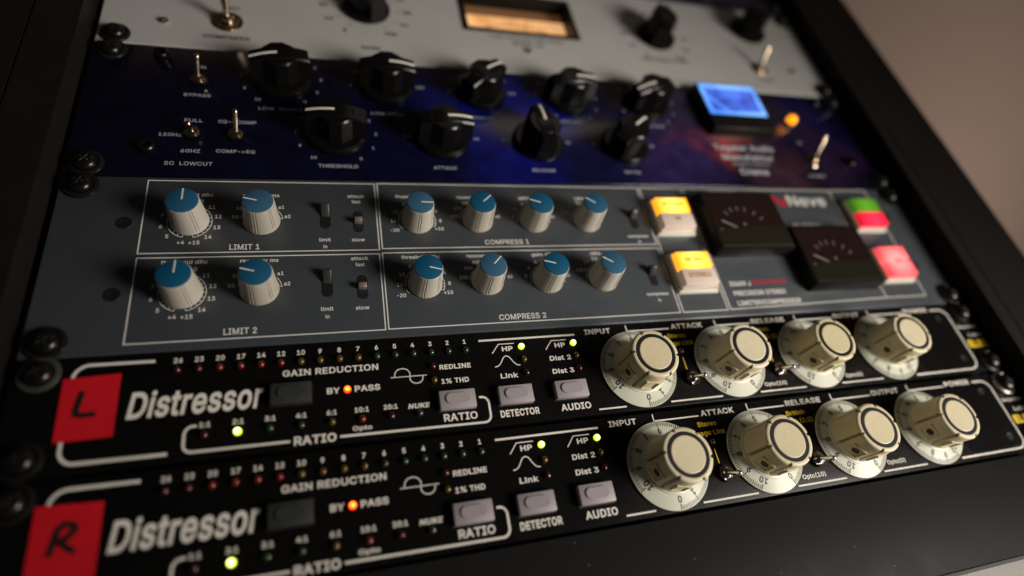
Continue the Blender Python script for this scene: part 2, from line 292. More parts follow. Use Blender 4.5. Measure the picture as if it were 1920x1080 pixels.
# outlines of the panel lettering: character, advance | contours of bezier points (handle, point, handle)
OUTLINES = """ 188|
%676|197 283 175 283 154 283,136 287 121 297 105 307,94 319 86 335 79 351,75 368 75 388 75 396,75 404 75 412 75 431,79 449 87 464 94 480,106 493 121 503 136 512,154 517 175 517 197 517,216 512 230 503 245 493,256 480 264 464 272 449,276 431 276 412 276 404,276 396 276 388 276 368,272 351 264 335 256 319,245 307 230 297 215 287;158 327 175 327 193 327,205 333 212 346 220 358,223 372 223 388 223 396,223 404 223 412 223 428,220 442 213 454 205 466,193 473 175 473 158 473,146 466 138 454 131 442,127 428 127 412 127 404,127 396 127 388 127 372,131 358 138 346 145 333;523 -10 501 -10 480 -10,461 -5 446 5 431 14,420 27 412 43 404 59,400 76 400 95 400 103,400 112 400 120 400 139,404 156 412 172 420 188,432 201 447 210 462 220,480 225 501 225 523 225,541 220 556 210 571 201,582 188 590 172 597 156,601 139 601 120 601 112,601 103 601 95 601 76,597 59 589 43 582 27,570 14 555 5 541 -5;484 35 501 35 518 35,530 41 538 53 545 65,549 79 549 95 549 103,549 112 549 120 549 136,545 150 538 162 531 174,519 180 501 180 484 180,472 174 464 162 457 150,453 136 453 120 453 112,453 103 453 95 453 79,456 65 464 53 471 41;152 0 132 0 249 170,366 339 482 509 501 509,521 509 540 509 424 339,307 170 191 0 171 0
(273|89 156 89 207 89 244,93 283 101 324 108 364,119 404 132 441 145 479,160 511 177 539 196 539,216 539 236 539 219 504,204 467 191 428 178 389,168 351 161 313 155 276,151 240 151 207 151 176,154 146 160 115 166 83,176 51 188 16 201 -18,217 -56 236 -96 216 -96,196 -96 177 -96 148 -47,126 3 111 55 97 106
)273|57 -96 37 -96 57 -55,73 -17 86 18 98 53,107 85 113 116 119 147,122 177 122 207 122 240,118 276 112 313 105 351,95 389 82 428 70 467,55 504 37 539 57 539,77 539 97 539 113 511,128 479 142 441 155 404,165 364 173 323 180 283,184 244 184 207 184 156,177 104 161 53 146 2,125 -48 97 -96 77 -96
+453|217 34 198 34 198 144,198 254 198 364 217 364,236 364 255 364 255 254,255 144 255 34 236 34;171 172 61 172 61 190,61 208 61 226 171 226,281 226 391 226 391 208,391 190 391 172 281 172
-453|263 244 337 244 337 226,337 207 337 188 263 188,188 188 114 188 114 207,114 226 114 244 188 244
.188|108 -4 95 -4 83 -4,72 0 63 9 54 18,50 28 50 41 50 54,54 65 63 73 72 82,83 87 95 87 108 87,119 82 128 73 137 65,141 54 141 41 141 28,137 18 128 9 119 0
/249|216 533 235 533 180 330,126 127 71 -76 52 -76,33 -76 14 -76 69 127,124 330 178 533 197 533
0453|264 -7 227 -7 189 -7,157 3 130 24 103 45,83 74 69 113 55 152,48 199 48 254 48 309,55 356 69 395 83 434,104 464 130 484 157 505,189 516 227 516 264 516,296 505 323 484 350 464,370 434 384 395 398 356,405 309 405 254 405 199,398 152 384 113 370 74,350 45 323 24 297 3;202 50 227 50 252 50,273 58 290 74 308 90,321 113 330 144 339 174,344 211 344 254 344 297,339 334 330 365 321 395,308 419 290 435 273 451,252 460 227 460 202 460,180 451 163 435 146 419,132 395 123 365 114 334,109 297 109 254 109 211,114 174 123 144 132 113,146 90 163 74 180 58
1453|181 0 76 0 76 18,76 36 76 55 181 55,286 55 391 55 391 36,391 18 391 0 286 0;250 509 276 509 276 339,276 170 276 0 255 0,234 0 212 0 212 149,212 299 212 448 211 448,210 448 209 448 168 418,127 388 86 358 86 381,86 404 86 427 123 454,161 481 198 509 224 509
2453|172 0 64 0 64 16,64 32 64 47 121 108,177 168 234 229 254 249,270 267 282 282 295 298,304 313 311 327 317 341,320 356 320 371 320 390,316 405 308 419 299 432,288 442 273 449 259 456,242 460 224 460 204 460,187 456 172 447 158 439,147 428 139 413 131 399,127 382 127 362 107 362,86 362 66 362 66 392,72 419 86 442 100 465,119 483 143 496 167 509,194 516 225 516 255 516,282 509 306 497 329 484,348 467 361 445 374 424,381 399 381 372 381 354,378 335 371 318 364 300,353 280 336 259 319 237,296 211 267 180 229 140,191 100 153 60 153 59,153 58 153 57 231 57,310 57 389 57 389 38,389 19 389 0 281 0
3453|252 -7 218 -7 187 -7,158 -1 133 10 107 21,86 37 70 57 54 78,46 103 44 132 66 132,87 132 109 132 111 114,117 99 126 87 136 75,149 65 165 59 181 53,199 50 219 50 239 50,258 53 275 61 292 68,305 79 315 93 324 107,329 124 329 145 329 163,325 181 316 196 307 212,293 224 275 234 256 243,231 248 201 248 186 248,172 248 157 248 157 265,157 282 157 299 200 349,244 399 288 448 288 450,288 451 288 452 215 452,142 452 70 452 70 471,70 490 70 509 171 509,272 509 372 509 372 493,372 477 372 461 319 400,265 339 211 278 211 282,211 285 211 289 249 293,281 288 308 276 335 263,356 246 371 222 386 199,393 173 393 145 393 115,385 89 370 66 355 43,335 25 309 12 282 0
4453|164 105 40 105 40 123,40 141 40 158 109 275,178 392 247 509 268 509,289 509 311 509 243 394,176 280 109 166 109 165,109 164 109 163 210 163,312 163 413 163 413 144,413 125 413 105 289 105;302 0 282 0 282 40,282 81 282 121 282 130,282 138 282 146 282 203,282 260 282 318 302 318,322 318 343 318 343 212,343 106 343 0 322 0
5453|254 -7 221 -7 191 -7,164 -1 140 11 116 23,97 39 83 60 69 81,61 104 60 130 81 130,101 130 122 130 124 115,129 101 138 89 147 77,159 67 173 60 188 53,204 50 221 50 242 50,260 55 276 64 292 74,305 87 314 104 323 121,328 141 328 162 328 184,323 204 314 221 304 238,291 252 275 262 258 272,239 277 218 277 201 277,184 274 167 268 151 263,138 255 128 246 108 248,88 250 67 253 77 338,86 423 96 509 186 509,276 509 366 509 366 490,366 471 366 452 294 452,222 452 151 452 145 402,139 352 134 301 135 301,135 301 136 301 147 311,161 319 178 325 194 331,211 334 229 334 253 334,274 329 294 321 313 313,331 301 345 285 359 270,371 252 379 231 387 210,391 188 391 163 391 130,384 101 369 76 354 50,334 30 309 15 283 1
6453|258 -7 226 -7 195 -7,167 0 142 15 118 29,98 49 84 74 71 100,64 129 64 162 64 186,69 212 80 239 91 266,110 300 137 340 176 396,214 453 252 509 276 509,299 509 322 509 265 426,208 344 151 261 149 261,147 261 145 261 150 271,157 280 165 288 174 296,184 302 196 307 207 312,221 314 235 314 266 314,293 308 316 295 339 282,357 263 370 240 382 216,389 189 389 157 389 125,382 97 368 73 354 48,334 28 310 14 286 0;207 48 226 48 246 48,264 53 279 63 294 72,306 85 314 101 323 118,327 136 327 157 327 178,323 197 314 213 306 230,294 242 279 251 264 261,246 265 226 265 207 265,189 261 174 252 159 243,147 230 138 214 129 198,125 179 125 158 125 137,129 118 138 102 147 85,159 72 174 63 189 53
7453|120 0 97 0 172 149,248 299 323 448 323 450,323 451 323 452 236 452,149 452 62 452 62 471,62 490 62 509 172 509,281 509 391 509 391 489,391 469 391 449 315 299,240 150 165 0 142 0
8453|260 -7 226 -7 192 -7,162 -1 136 11 109 24,89 40 74 62 59 83,52 108 52 135 52 157,56 177 65 195 74 213,86 229 101 241 116 253,133 261 153 265 153 265,153 266 153 267 128 273,108 287 93 308 78 329,70 353 70 380 70 406,77 429 90 450 104 470,122 486 146 498 169 510,196 516 226 516 256 516,283 510 306 498 329 486,348 470 361 450 375 429,382 406 382 380 382 353,374 329 359 308 344 287,325 273 300 267 300 266,300 265 300 265 319 261,336 253 351 241 366 229,378 213 387 195 396 177,401 157 401 135 401 108,393 83 378 62 364 40,343 24 317 11 291 -1;204 49 226 49 249 49,268 53 285 60 301 68,314 78 323 91 332 105,337 121 337 139 337 158,332 174 322 189 313 203,300 214 283 223 266 231,247 235 226 235 205 235,186 231 169 223 152 214,139 203 130 189 120 174,115 158 115 139 115 121,120 105 129 91 138 78,151 68 167 60 184 53;208 290 226 290 244 290,260 293 274 300 288 307,299 318 307 330 315 343,319 358 319 376 319 393,315 407 308 420 300 433,289 443 275 449 261 456,245 460 226 460 208 460,191 456 177 449 163 443,152 433 145 420 137 407,133 393 133 376 133 358,137 343 145 330 152 318,163 307 178 300 192 293
9453|195 516 226 516 258 516,286 508 310 494 335 480,354 460 368 434 382 409,389 380 389 347 389 323,383 297 373 270 362 243,343 209 315 168 277 112,239 56 200 0 177 0,154 0 130 0 187 83,244 165 301 248 303 248,305 248 307 248 303 238,296 229 287 221 279 213,269 207 257 202 245 197,232 195 218 195 187 195,160 201 137 214 114 227,96 245 83 269 70 292,64 320 64 352 64 384,71 412 85 436 99 461,118 480 143 494 167 508;246 460 226 460 207 460,189 456 174 446 159 437,147 424 138 407 130 391,125 372 125 352 125 330,130 312 138 295 147 279,159 266 174 257 189 248,207 243 226 243 246 243,263 248 279 257 294 266,306 279 314 295 323 311,327 330 327 350 327 372,323 391 314 407 306 424,294 437 279 446 264 456
:188|108 -4 95 -4 83 -4,72 0 63 9 54 18,50 28 50 41 50 54,54 65 63 73 72 82,83 87 95 87 108 87,119 82 128 73 137 65,141 54 141 41 141 28,137 18 128 9 119 0;108 271 95 271 83 271,72 275 63 284 54 293,50 304 50 316 50 329,54 340 63 349 72 357,83 362 95 362 108 362,119 357 128 349 137 340,141 329 141 316 141 304,137 293 128 284 119 275
>453|387 192 387 178 280 123,172 69 65 15 65 37,65 59 65 81 147 120,229 159 310 198 310 197,309 195 308 194 308 197,308 201 308 204 309 202,310 201 310 200 229 239,147 277 65 316 65 338,65 361 65 383 172 329,280 274 387 220 387 206
A480|39 0 16 0 78 170,140 339 201 509 226 509,251 509 276 509 338 339,401 170 463 0 440 0,418 0 395 0 359 101,323 202 287 302 281 321,273 344 264 372 255 400,245 435 232 478 236 478,241 478 245 478 233 435,222 399 213 371 204 343,196 320 191 302 155 202,120 101 85 0 62 0;197 142 110 142 110 161,110 180 110 199 197 199,283 199 370 199 370 180,370 161 370 142 283 142
B456|122 0 60 0 60 170,60 339 60 509 120 509,181 509 241 509 276 509,306 503 329 491 352 479,369 462 381 442 392 422,398 399 398 374 398 352,394 334 387 320 379 306,369 294 356 286 344 277,330 271 315 267 315 265,315 264 315 262 331 261,347 255 363 245 379 235,392 221 402 203 413 185,418 163 418 136 418 111,412 87 400 67 388 46,370 30 344 18 319 6,287 0 247 0 184 0;125 115 125 57 165 57,205 57 245 57 284 57,313 65 330 80 347 95,355 114 355 137 355 154,351 170 342 184 334 198,321 209 306 218 290 227,271 231 248 231 207 231,166 231 125 231 125 173;125 341 125 285 162 285,200 285 238 285 257 285,273 289 288 296 303 303,315 313 323 326 332 339,336 355 336 372 336 395,328 414 313 429 297 444,273 452 240 452 202 452,163 452 125 452 125 396
C510|293 -7 267 -7 223 -7,184 4 150 25 116 46,89 76 70 115 50 154,40 201 40 254 40 308,50 354 70 393 89 432,116 462 150 484 184 505,223 516 267 516 293 516,317 512 340 504 363 497,384 486 402 471 420 457,436 439 448 418 460 398,468 374 473 348 451 348,430 348 408 348 404 366,398 381 389 395 381 408,370 419 357 428 345 438,331 444 315 449 300 454,284 456 267 456 236 456,208 448 184 432 159 417,139 394 125 364 111 334,103 297 103 254 103 211,111 175 125 145 140 115,159 92 184 76 209 61,236 53 267 53 284 53,300 55 315 60 331 65,345 71 357 81 370 90,381 101 389 114 398 128,404 143 408 160 430 160,451 160 473 160 469 135,460 111 448 91 436 70,421 52 402 38 384 23,363 12 341 5 318 -3
D502|271 0 219 0 178 0,137 0 96 0 96 19,96 38 96 57 136 57,175 57 215 57 256 57,291 65 318 81 345 97,366 119 379 149 392 179,399 214 399 255 399 296,392 331 379 361 366 390,346 412 320 428 293 444,260 452 221 452 178 452,136 452 93 452 93 471,93 490 93 509 137 509,181 509 225 509 275 509,317 499 353 478 388 458,415 429 433 391 452 353,462 308 462 255 462 202,452 157 433 119 414 81,387 51 351 31 314 10;103 509 125 509 125 339,125 170 125 0 103 0,82 0 60 0 60 170,60 339 60 509 82 509
E419|165 0 60 0 60 170,60 339 60 509 164 509,268 509 372 509 372 490,372 471 372 452 290 452,207 452 125 452 125 396,125 341 125 286 202 286,278 286 355 286 355 267,355 248 355 229 278 229,202 229 125 229 125 172,125 114 125 57 208 57,292 57 375 57 375 38,375 19 375 0 270 0
F410|82 0 60 0 60 170,60 339 60 509 163 509,266 509 369 509 369 490,369 471 369 452 288 452,206 452 125 452 125 394,125 336 125 278 198 278,272 278 346 278 346 259,346 240 346 221 272 221,198 221 125 221 125 147,125 74 125 0 103 0
G520|309 -7 269 -7 223 -7,184 4 149 25 115 46,88 77 69 116 50 155,40 201 40 254 40 308,50 354 69 393 88 432,115 462 149 484 183 505,221 516 265 516 292 516,317 512 340 504 364 496,385 484 403 469 422 454,437 437 449 416 461 396,470 373 474 349 452 349,430 349 408 349 403 365,396 380 387 393 379 406,368 417 356 427 344 436,330 444 315 448 300 453,283 456 265 456 235 456,208 448 183 432 159 417,139 394 125 364 111 334,103 297 103 254 103 211,111 175 125 145 140 115,159 92 184 76 209 61,237 53 269 53 297 53,323 59 345 71 367 83,384 101 396 123 409 146,415 172 415 202 421 201,428 200 434 199 384 199,333 199 283 199 283 218,283 237 283 256 348 256,413 256 478 256 478 237,478 219 478 200 478 158,469 122 451 91 433 60,408 36 377 19 345 2
H517|82 0 60 0 60 170,60 339 60 509 82 509,103 509 125 509 125 435,125 362 125 289 214 289,303 289 392 289 392 362,392 435 392 509 414 509,435 509 457 509 457 339,457 170 457 0 435 0,414 0 392 0 392 77,392 155 392 232 303 232,214 232 125 232 125 155,125 77 125 0 103 0
I300|111 0 31 0 31 19,31 38 31 57 60 57,89 57 118 57 118 189,118 320 118 452 89 452,60 452 31 452 31 471,31 490 31 509 111 509,190 509 269 509 269 490,269 471 269 452 240 452,212 452 183 452 183 320,183 189 183 57 212 57,240 57 269 57 269 38,269 19 269 0 190 0
J396|230 -7 185 -7 140 -7,104 6 75 33 47 59,33 97 33 145 33 155,33 164 33 173 55 173,76 173 98 173 98 164,98 155 98 145 98 114,106 91 122 74 137 58,159 50 185 50 211 50,232 58 248 74 264 91,272 114 272 145 272 267,272 388 272 509 293 509,315 509 336 509 336 388,336 267 336 145 336 97,322 59 294 33 266 6
K467|146 189 104 145 104 169,104 193 104 216 116 232,128 247 139 261 151 275,162 290 174 303 187 317,199 331 212 344 262 399,313 454 364 509 392 509,420 509 448 509 376 431,304 353 231 276 230 276,229 276 228 276 187 233;82 0 60 0 60 170,60 339 60 509 82 509,103 509 125 509 125 451,125 392 125 334 124 298,124 261 124 225 124 214,124 204 125 193 125 129,125 64 125 0 103 0;398 0 372 0 311 86,249 173 188 259 201 276,215 293 228 309 302 206,375 103 449 0 423 0
L393|160 0 60 0 60 170,60 339 60 509 82 509,103 509 125 509 125 358,125 208 125 57 203 57,282 57 361 57 361 38,361 19 361 0 261 0
M628|81 0 60 0 60 170,60 339 60 509 91 509,121 509 152 509 193 402,235 294 277 187 280 180,284 170 287 159 291 148,295 136 299 123 303 110,307 97 311 84 315 71,319 59 322 49 317 49,312 49 307 49 310 59,314 70 318 83 322 95,326 108 330 121 334 134,338 147 342 158 346 170,349 179 352 187 394 294,435 402 476 509 507 509,537 509 568 509 568 339,568 170 568 0 547 0,525 0 504 0 504 97,504 194 504 291 504 302,504 314 504 327 505 340,505 354 505 369 505 383,506 398 506 413 506 428,507 443 507 457 509 457,511 457 513 457 508 441,503 426 498 409 492 393,487 378 482 363 477 348,472 334 467 322 463 309,459 299 456 291 418 194,380 97 342 0 323 0,305 0 286 0 248 97,209 194 170 291 167 299,163 309 159 321 155 333,150 346 145 361 140 376,135 391 129 408 124 424,118 441 112 457 114 457,117 457 119 457 119 444,120 431 120 416 120 401,121 387 121 372 121 357,121 342 122 328 122 315,122 302 122 291 122 194,122 97 122 0 101 0
N523|82 0 60 0 60 170,60 339 60 509 85 509,111 509 136 509 205 400,274 291 343 183 349 174,355 164 363 151 370 138,379 123 388 107 396 90,405 73 414 55 411 55,408 54 405 54 403 72,401 90 401 108 400 126,399 142 399 157 399 172,399 185 399 195 399 300,399 404 399 509 420 509,442 509 463 509 463 339,463 170 463 0 438 0,412 0 387 0 325 97,264 193 202 290 194 303,186 316 177 331 169 345,159 362 148 381 137 400,123 424 108 452 111 453,115 453 119 454 120 428,121 405 122 384 123 362,124 344 124 328 125 312,125 300 125 291 125 194,125 97 125 0 103 0
O533|311 -7 267 -7 223 -7,184 4 150 25 116 46,90 76 70 115 50 154,40 201 40 254 40 308,50 354 70 393 90 432,116 462 150 484 184 505,223 516 267 516 311 516,350 505 384 484 418 462,444 432 464 393 483 354,493 308 493 254 493 201,483 154 464 115 444 76,418 46 384 25 350 4;236 53 267 53 297 53,325 61 349 76 374 91,394 114 408 144 423 174,430 211 430 254 430 298,423 335 408 365 394 395,374 417 349 433 325 448,297 456 267 456 236 456,209 448 184 433 159 417,140 394 125 364 111 334,103 297 103 254 103 211,111 174 125 144 140 114,159 92 184 76 209 61
P445|82 0 60 0 60 170,60 339 60 509 118 509,177 509 235 509 274 509,307 502 332 487 358 473,377 454 390 430 402 405,409 378 409 348 409 317,402 290 390 265 377 241,358 222 332 207 307 193,274 186 235 186 193 186,151 186 109 186 109 205,109 224 109 242 150 242,191 242 233 242 259 242,281 247 297 256 313 265,325 278 333 294 341 310,344 328 344 348 344 368,341 386 333 402 325 417,313 430 297 439 280 448,259 452 232 452 196 452,160 452 125 452 125 301,125 151 125 0 103 0
Q533|274 121 245 159 268 159,290 159 313 159 332 134,351 109 369 85 374 78,379 71 384 65 412 27,440 -10 468 -48 446 -48,423 -48 401 -48 382 -23,364 2 346 27 341 33,336 39 331 46 302 84;311 -7 267 -7 223 -7,184 4 150 25 116 46,90 76 70 115 50 154,40 201 40 254 40 308,50 354 70 393 90 432,116 462 150 484 184 505,223 516 267 516 311 516,350 505 384 484 418 462,444 432 464 393 483 354,493 308 493 254 493 201,483 154 464 115 444 76,418 46 384 25 350 4;236 53 267 53 297 53,325 61 349 76 374 91,394 114 408 144 423 174,430 211 430 254 430 298,423 335 408 365 394 395,374 417 349 433 325 448,297 456 267 456 236 456,209 448 184 433 159 417,140 394 125 364 111 334,103 297 103 254 103 211,111 174 125 144 140 114,159 92 184 76 209 61
R449|82 0 60 0 60 170,60 339 60 509 119 509,177 509 236 509 275 509,307 502 333 489 359 475,378 457 390 433 403 410,409 382 409 352 409 321,403 295 390 271 378 248,359 230 333 217 307 204,275 198 236 198 189 198,143 198 96 198 96 217,96 236 96 255 142 255,188 255 234 255 260 255,281 259 298 267 314 275,326 286 334 300 341 315,345 332 345 352 345 372,341 390 334 405 326 420,314 431 298 440 281 448,259 452 233 452 197 452,161 452 125 452 125 301,125 151 125 0 103 0;378 0 353 0 312 76,271 153 230 229 254 229,279 229 303 229 344 153,386 76 428 0 403 0
S447|263 -9 224 -9 187 -9,155 -3 128 9 100 21,79 38 64 60 49 82,40 107 38 137 60 137,82 137 104 137 106 117,112 101 123 88 134 75,149 65 166 59 184 52,203 49 224 49 247 49,268 53 286 60 304 68,319 78 329 92 340 105,346 121 346 139 346 155,341 169 332 179 323 189,311 198 296 205 281 211,264 217 245 222 224 228,204 234 184 239 142 251,109 268 86 289 63 311,52 339 52 372 52 401,60 426 75 448 90 469,111 486 138 498 164 510,194 516 227 516 261 516,290 510 316 498 342 486,362 469 377 449 392 428,400 404 401 378 380 378,358 378 337 378 335 403,323 423 302 437 281 451,256 459 225 459 203 459,184 455 167 448 151 441,138 431 129 418 120 406,115 391 115 376 115 358,120 344 131 334 142 323,154 314 169 308 184 302,199 297 212 293 230 289,247 284 264 279 279 275,295 270 312 264 328 257,344 248 359 238 373 227,385 214 395 198 404 181,408 162 408 139 408 111,401 86 386 64 372 41,351 24 323 11 296 -2
T449|85 452 32 452 32 471,32 490 32 509 160 509,288 509 417 509 417 490,417 471 417 452 363 452,310 452 257 452 257 301,257 151 257 0 235 0,214 0 193 0 193 151,193 301 193 452 139 452
U517|299 -8 259 -8 219 -8,184 0 154 15 124 31,101 53 85 80 68 107,60 138 60 173 60 285,60 397 60 509 81 509,103 509 124 509 124 399,124 288 124 178 124 154,130 132 141 113 152 94,167 79 187 68 207 57,231 52 259 52 287 52,311 57 331 68 351 79,366 94 377 113 387 132,393 154 393 178 393 288,393 399 393 509 414 509,436 509 457 509 457 397,457 285 457 173 457 138,449 107 433 80 416 53,393 31 363 15 334 0
V480|229 0 204 0 141 170,79 339 16 509 39 509,62 509 84 509 120 408,156 307 192 206 198 189,206 166 215 137 224 109,235 73 248 31 243 31,239 31 235 31 247 74,258 110 267 138 276 166,284 189 290 206 325 307,360 408 395 509 417 509,440 509 463 509 401 339,340 170 278 0 253 0
W686|180 0 155 0 109 170,63 339 16 509 38 509,60 509 82 509 109 404,136 300 163 196 168 179,172 163 175 145 179 128,183 111 187 94 190 76,194 58 197 40 194 40,192 40 189 40 193 58,196 76 200 94 203 111,207 128 211 145 215 163,220 179 224 196 251 300,279 404 306 509 331 509,355 509 380 509 407 404,434 300 462 196 466 179,470 163 474 145 478 128,482 111 486 94 490 76,494 58 497 40 494 40,491 40 488 40 492 58,495 76 499 94 502 111,506 128 510 145 515 163,519 179 523 196 550 300,576 404 603 509 625 509,647 509 670 509 623 339,577 170 530 0 505 0,480 0 455 0 426 108,397 215 368 323 362 344,357 367 351 391 346 416,341 444 336 475 341 475,345 475 350 475 345 445,340 419 335 395 330 371,324 347 318 323 289 215,260 108 230 0 205 0
X474|43 0 18 0 84 95,151 190 217 284 217 268,217 252 217 236 155 327,92 418 29 509 54 509,79 509 104 509 129 473,153 437 178 400 188 385,197 372 204 361 211 350,217 340 223 329 229 318,236 306 243 292 240 292,236 292 232 292 239 306,246 318 252 329 258 339,264 350 272 361 279 372,288 385 298 400 323 437,348 473 374 509 398 509,422 509 446 509 384 419,321 329 259 239 259 255,259 271 259 287 324 191,390 96 456 0 431 0,406 0 382 0 352 43,322 86 292 129 283 143,275 155 268 165 262 175,256 185 250 195 244 206,238 217 230 231 235 231,240 231 244 231 238 218,231 207 225 196 219 186,213 176 206 166 199 155,191 143 182 129 152 86,122 43 91 0 67 0
Y472|225 0 203 0 203 69,203 139 203 208 141 308,79 409 16 509 41 509,66 509 91 509 125 454,159 399 192 344 203 326,213 309 222 292 231 275,240 255 250 230 241 230,232 230 224 230 233 255,242 276 251 293 260 310,270 327 280 344 314 399,347 454 381 509 406 509,430 509 455 509 393 409,330 308 268 208 268 139,268 69 268 0 247 0
Z438|161 0 42 0 42 15,42 31 42 46 119 159,196 272 273 385 284 400,295 415 306 431 318 446,329 461 341 476 343 469,346 461 348 454 327 453,306 453 285 452 264 452,244 452 223 452 162 452,101 452 40 452 40 471,40 490 40 509 159 509,278 509 397 509 397 493,397 477 397 462 321 351,245 240 169 129 158 113,146 97 134 81 122 65,110 49 97 33 95 40,93 47 90 54 111 55,132 56 152 57 173 57,193 57 214 57 276 57,338 57 399 57 399 38,399 19 399 0 280 0
a389|182 -9 160 -9 136 -9,114 -4 94 5 75 14,59 27 48 45 36 62,30 83 30 108 30 130,35 147 43 161 52 175,63 185 78 193 92 201,108 207 125 211 143 215,160 218 178 220 201 223,219 225 234 227 248 228,258 231 265 235 272 239,276 245 276 255 276 255,276 256 276 257 276 272,273 286 267 297 261 308,252 316 240 322 228 328,213 331 196 331 178 331,162 328 149 322 136 317,126 309 118 301 110 292,104 283 100 274 80 280,61 285 41 291 50 314,62 332 79 346 95 360,113 369 133 375 153 381,173 384 194 384 208 384,223 383 239 379 255 376,271 370 286 360 301 351,313 338 322 320 332 303,337 280 337 251 337 168,337 84 337 0 317 0,297 0 277 0 277 17,277 35 277 52 275 52,274 52 272 52 268 43,261 34 252 25 243 15,230 7 215 1 200 -5;155 45 170 45 193 45,212 50 228 59 243 68,255 79 263 93 271 107,276 122 276 138 276 155,276 173 276 190 273 187,268 184 259 182 251 180,242 178 231 176 221 174,210 172 200 171 190 170,182 169 175 168 161 166,147 163 134 159 121 154,111 148 103 139 96 131,92 119 92 105 92 92,95 81 102 72 109 63,118 57 130 52 142 48
b424|261 -8 229 -8 206 -8,187 -4 172 4 158 12,146 21 138 31 129 42,123 51 118 59 116 59,114 59 112 59 112 39,112 20 112 0 92 0,72 0 53 0 53 170,53 339 53 509 73 509,93 509 114 509 114 446,114 382 114 319 115 319,117 319 118 319 123 327,129 336 137 346 145 356,157 365 171 373 186 381,205 384 229 384 261 384,289 376 313 361 337 345,356 322 370 293 383 263,390 229 390 189 390 149,383 114 370 84 356 55,337 32 313 16 289 0;197 47 220 47 244 47,263 53 279 66 295 78,308 95 316 117 324 138,328 162 328 189 328 216,324 240 316 261 308 282,296 299 280 311 264 324,244 330 220 330 197 330,177 324 161 312 145 300,133 284 125 263 117 242,113 217 113 189 113 161,117 136 125 115 133 94,146 77 162 65 178 53
c396|226 -8 207 -8 173 -8,143 0 117 16 91 33,71 56 56 85 41 114,34 149 34 187 34 227,41 262 56 291 71 321,91 343 117 360 143 376,173 384 207 384 226 384,243 382 260 377 276 372,292 365 305 356 319 347,330 335 340 322 350 309,357 294 362 277 342 272,322 267 303 262 300 272,296 281 290 289 285 297,278 305 270 311 262 317,253 322 242 325 232 328,220 330 207 330 182 330,161 323 145 310 129 297,116 280 108 258 100 237,96 213 96 187 96 162,100 139 108 117 116 96,129 79 145 66 161 53,182 46 207 46 220 46,232 48 243 52 253 55,263 60 271 66 279 72,286 80 292 89 297 97,301 107 304 117 324 112,343 107 363 102 358 85,351 70 341 56 332 43,320 31 306 21 293 12,277 4 261 -1 244 -6
d424|219 -8 195 -8 164 -8,136 0 111 16 87 32,68 55 55 84 41 114,34 149 34 189 34 229,41 263 55 293 69 322,88 345 112 361 136 376,164 384 196 384 219 384,238 381 253 373 268 365,279 356 287 346 296 336,302 327 306 319 308 319,309 319 311 319 311 382,311 446 311 509 331 509,351 509 372 509 372 339,372 170 372 0 352 0,332 0 313 0 313 20,313 39 313 59 311 59,309 59 307 59 302 51,295 42 287 31 278 21,267 12 252 4 238 -4;181 47 205 47 227 47,247 53 263 65 279 77,291 94 299 115 308 136,312 161 312 189 312 217,308 242 300 263 292 284,279 300 263 312 247 324,228 330 205 330 181 330,161 324 145 311 129 299,116 282 108 261 100 240,96 216 96 189 96 162,100 138 109 117 117 95,129 78 145 66 161 53
e404|238 -8 212 -8 175 -8,143 0 117 16 90 33,70 56 56 85 41 114,34 148 34 187 34 226,41 260 55 290 69 319,89 343 115 359 141 376,171 384 205 384 226 384,246 381 266 374 285 367,303 356 319 341 335 326,348 306 357 282 366 258,371 228 371 194 371 186,371 178 371 169 272 169,174 169 75 169 75 187,75 204 75 221 163 221,250 221 338 221 329 215,319 208 310 202 310 227,306 249 298 269 290 288,278 303 263 314 247 325,228 330 205 330 182 330,163 325 146 313 130 302,118 288 109 270 100 251,96 232 96 211 96 200,96 189 96 178 96 150,101 126 110 106 120 87,134 72 151 61 168 51,189 46 212 46 228 46,241 48 254 53 266 57,277 64 285 73 294 82,301 93 306 105 325 101,345 96 365 91 359 71,349 54 335 39 321 24,303 13 283 4 262 -4
f254|154 379 228 379 228 362,228 344 228 327 154 327,80 327 6 327 6 344,6 362 6 379 80 379;101 0 81 0 81 144,81 288 81 432 81 453,86 471 96 486 106 500,119 511 135 519 152 526,169 530 187 530 201 530,213 529 222 527 232 525,238 523 243 521 238 503,233 486 227 468 224 470,220 471 215 472 210 473,203 474 195 474 176 474,163 469 154 460 146 451,142 437 142 419 142 279,142 140 142 0 121 0
g425|238 -151 207 -151 179 -151,155 -147 134 -140 113 -132,96 -123 82 -110 69 -98,58 -84 51 -69 67 -60,84 -50 101 -41 107 -49,113 -57 122 -66 130 -75,141 -82 154 -88 168 -94,186 -97 207 -97 238 -97,263 -90 282 -75 302 -60,311 -37 311 -6 311 19,311 44 311 68 310 68,308 68 306 68 301 60,295 51 287 41 278 32,267 23 252 16 238 8,219 5 195 5 164 5,137 12 113 27 88 41,69 62 55 90 41 118,34 152 34 191 34 230,41 264 55 293 69 322,88 345 112 361 137 376,165 384 196 384 220 384,239 381 253 373 268 365,280 356 288 346 297 336,303 327 308 319 309 319,311 319 313 319 313 339,313 359 313 379 333 379,353 379 372 379 372 250,372 121 372 -9 372 -42,365 -69 350 -90 335 -111,316 -126 291 -136 266 -146;181 59 205 59 228 59,248 64 264 75 280 86,292 101 300 121 308 141,312 165 312 193 312 220,308 243 300 264 292 284,280 301 264 312 248 324,228 330 205 330 181 330,161 324 145 312 129 299,117 283 109 262 100 242,96 219 96 193 96 166,100 143 109 123 117 103,129 87 145 76 162 65
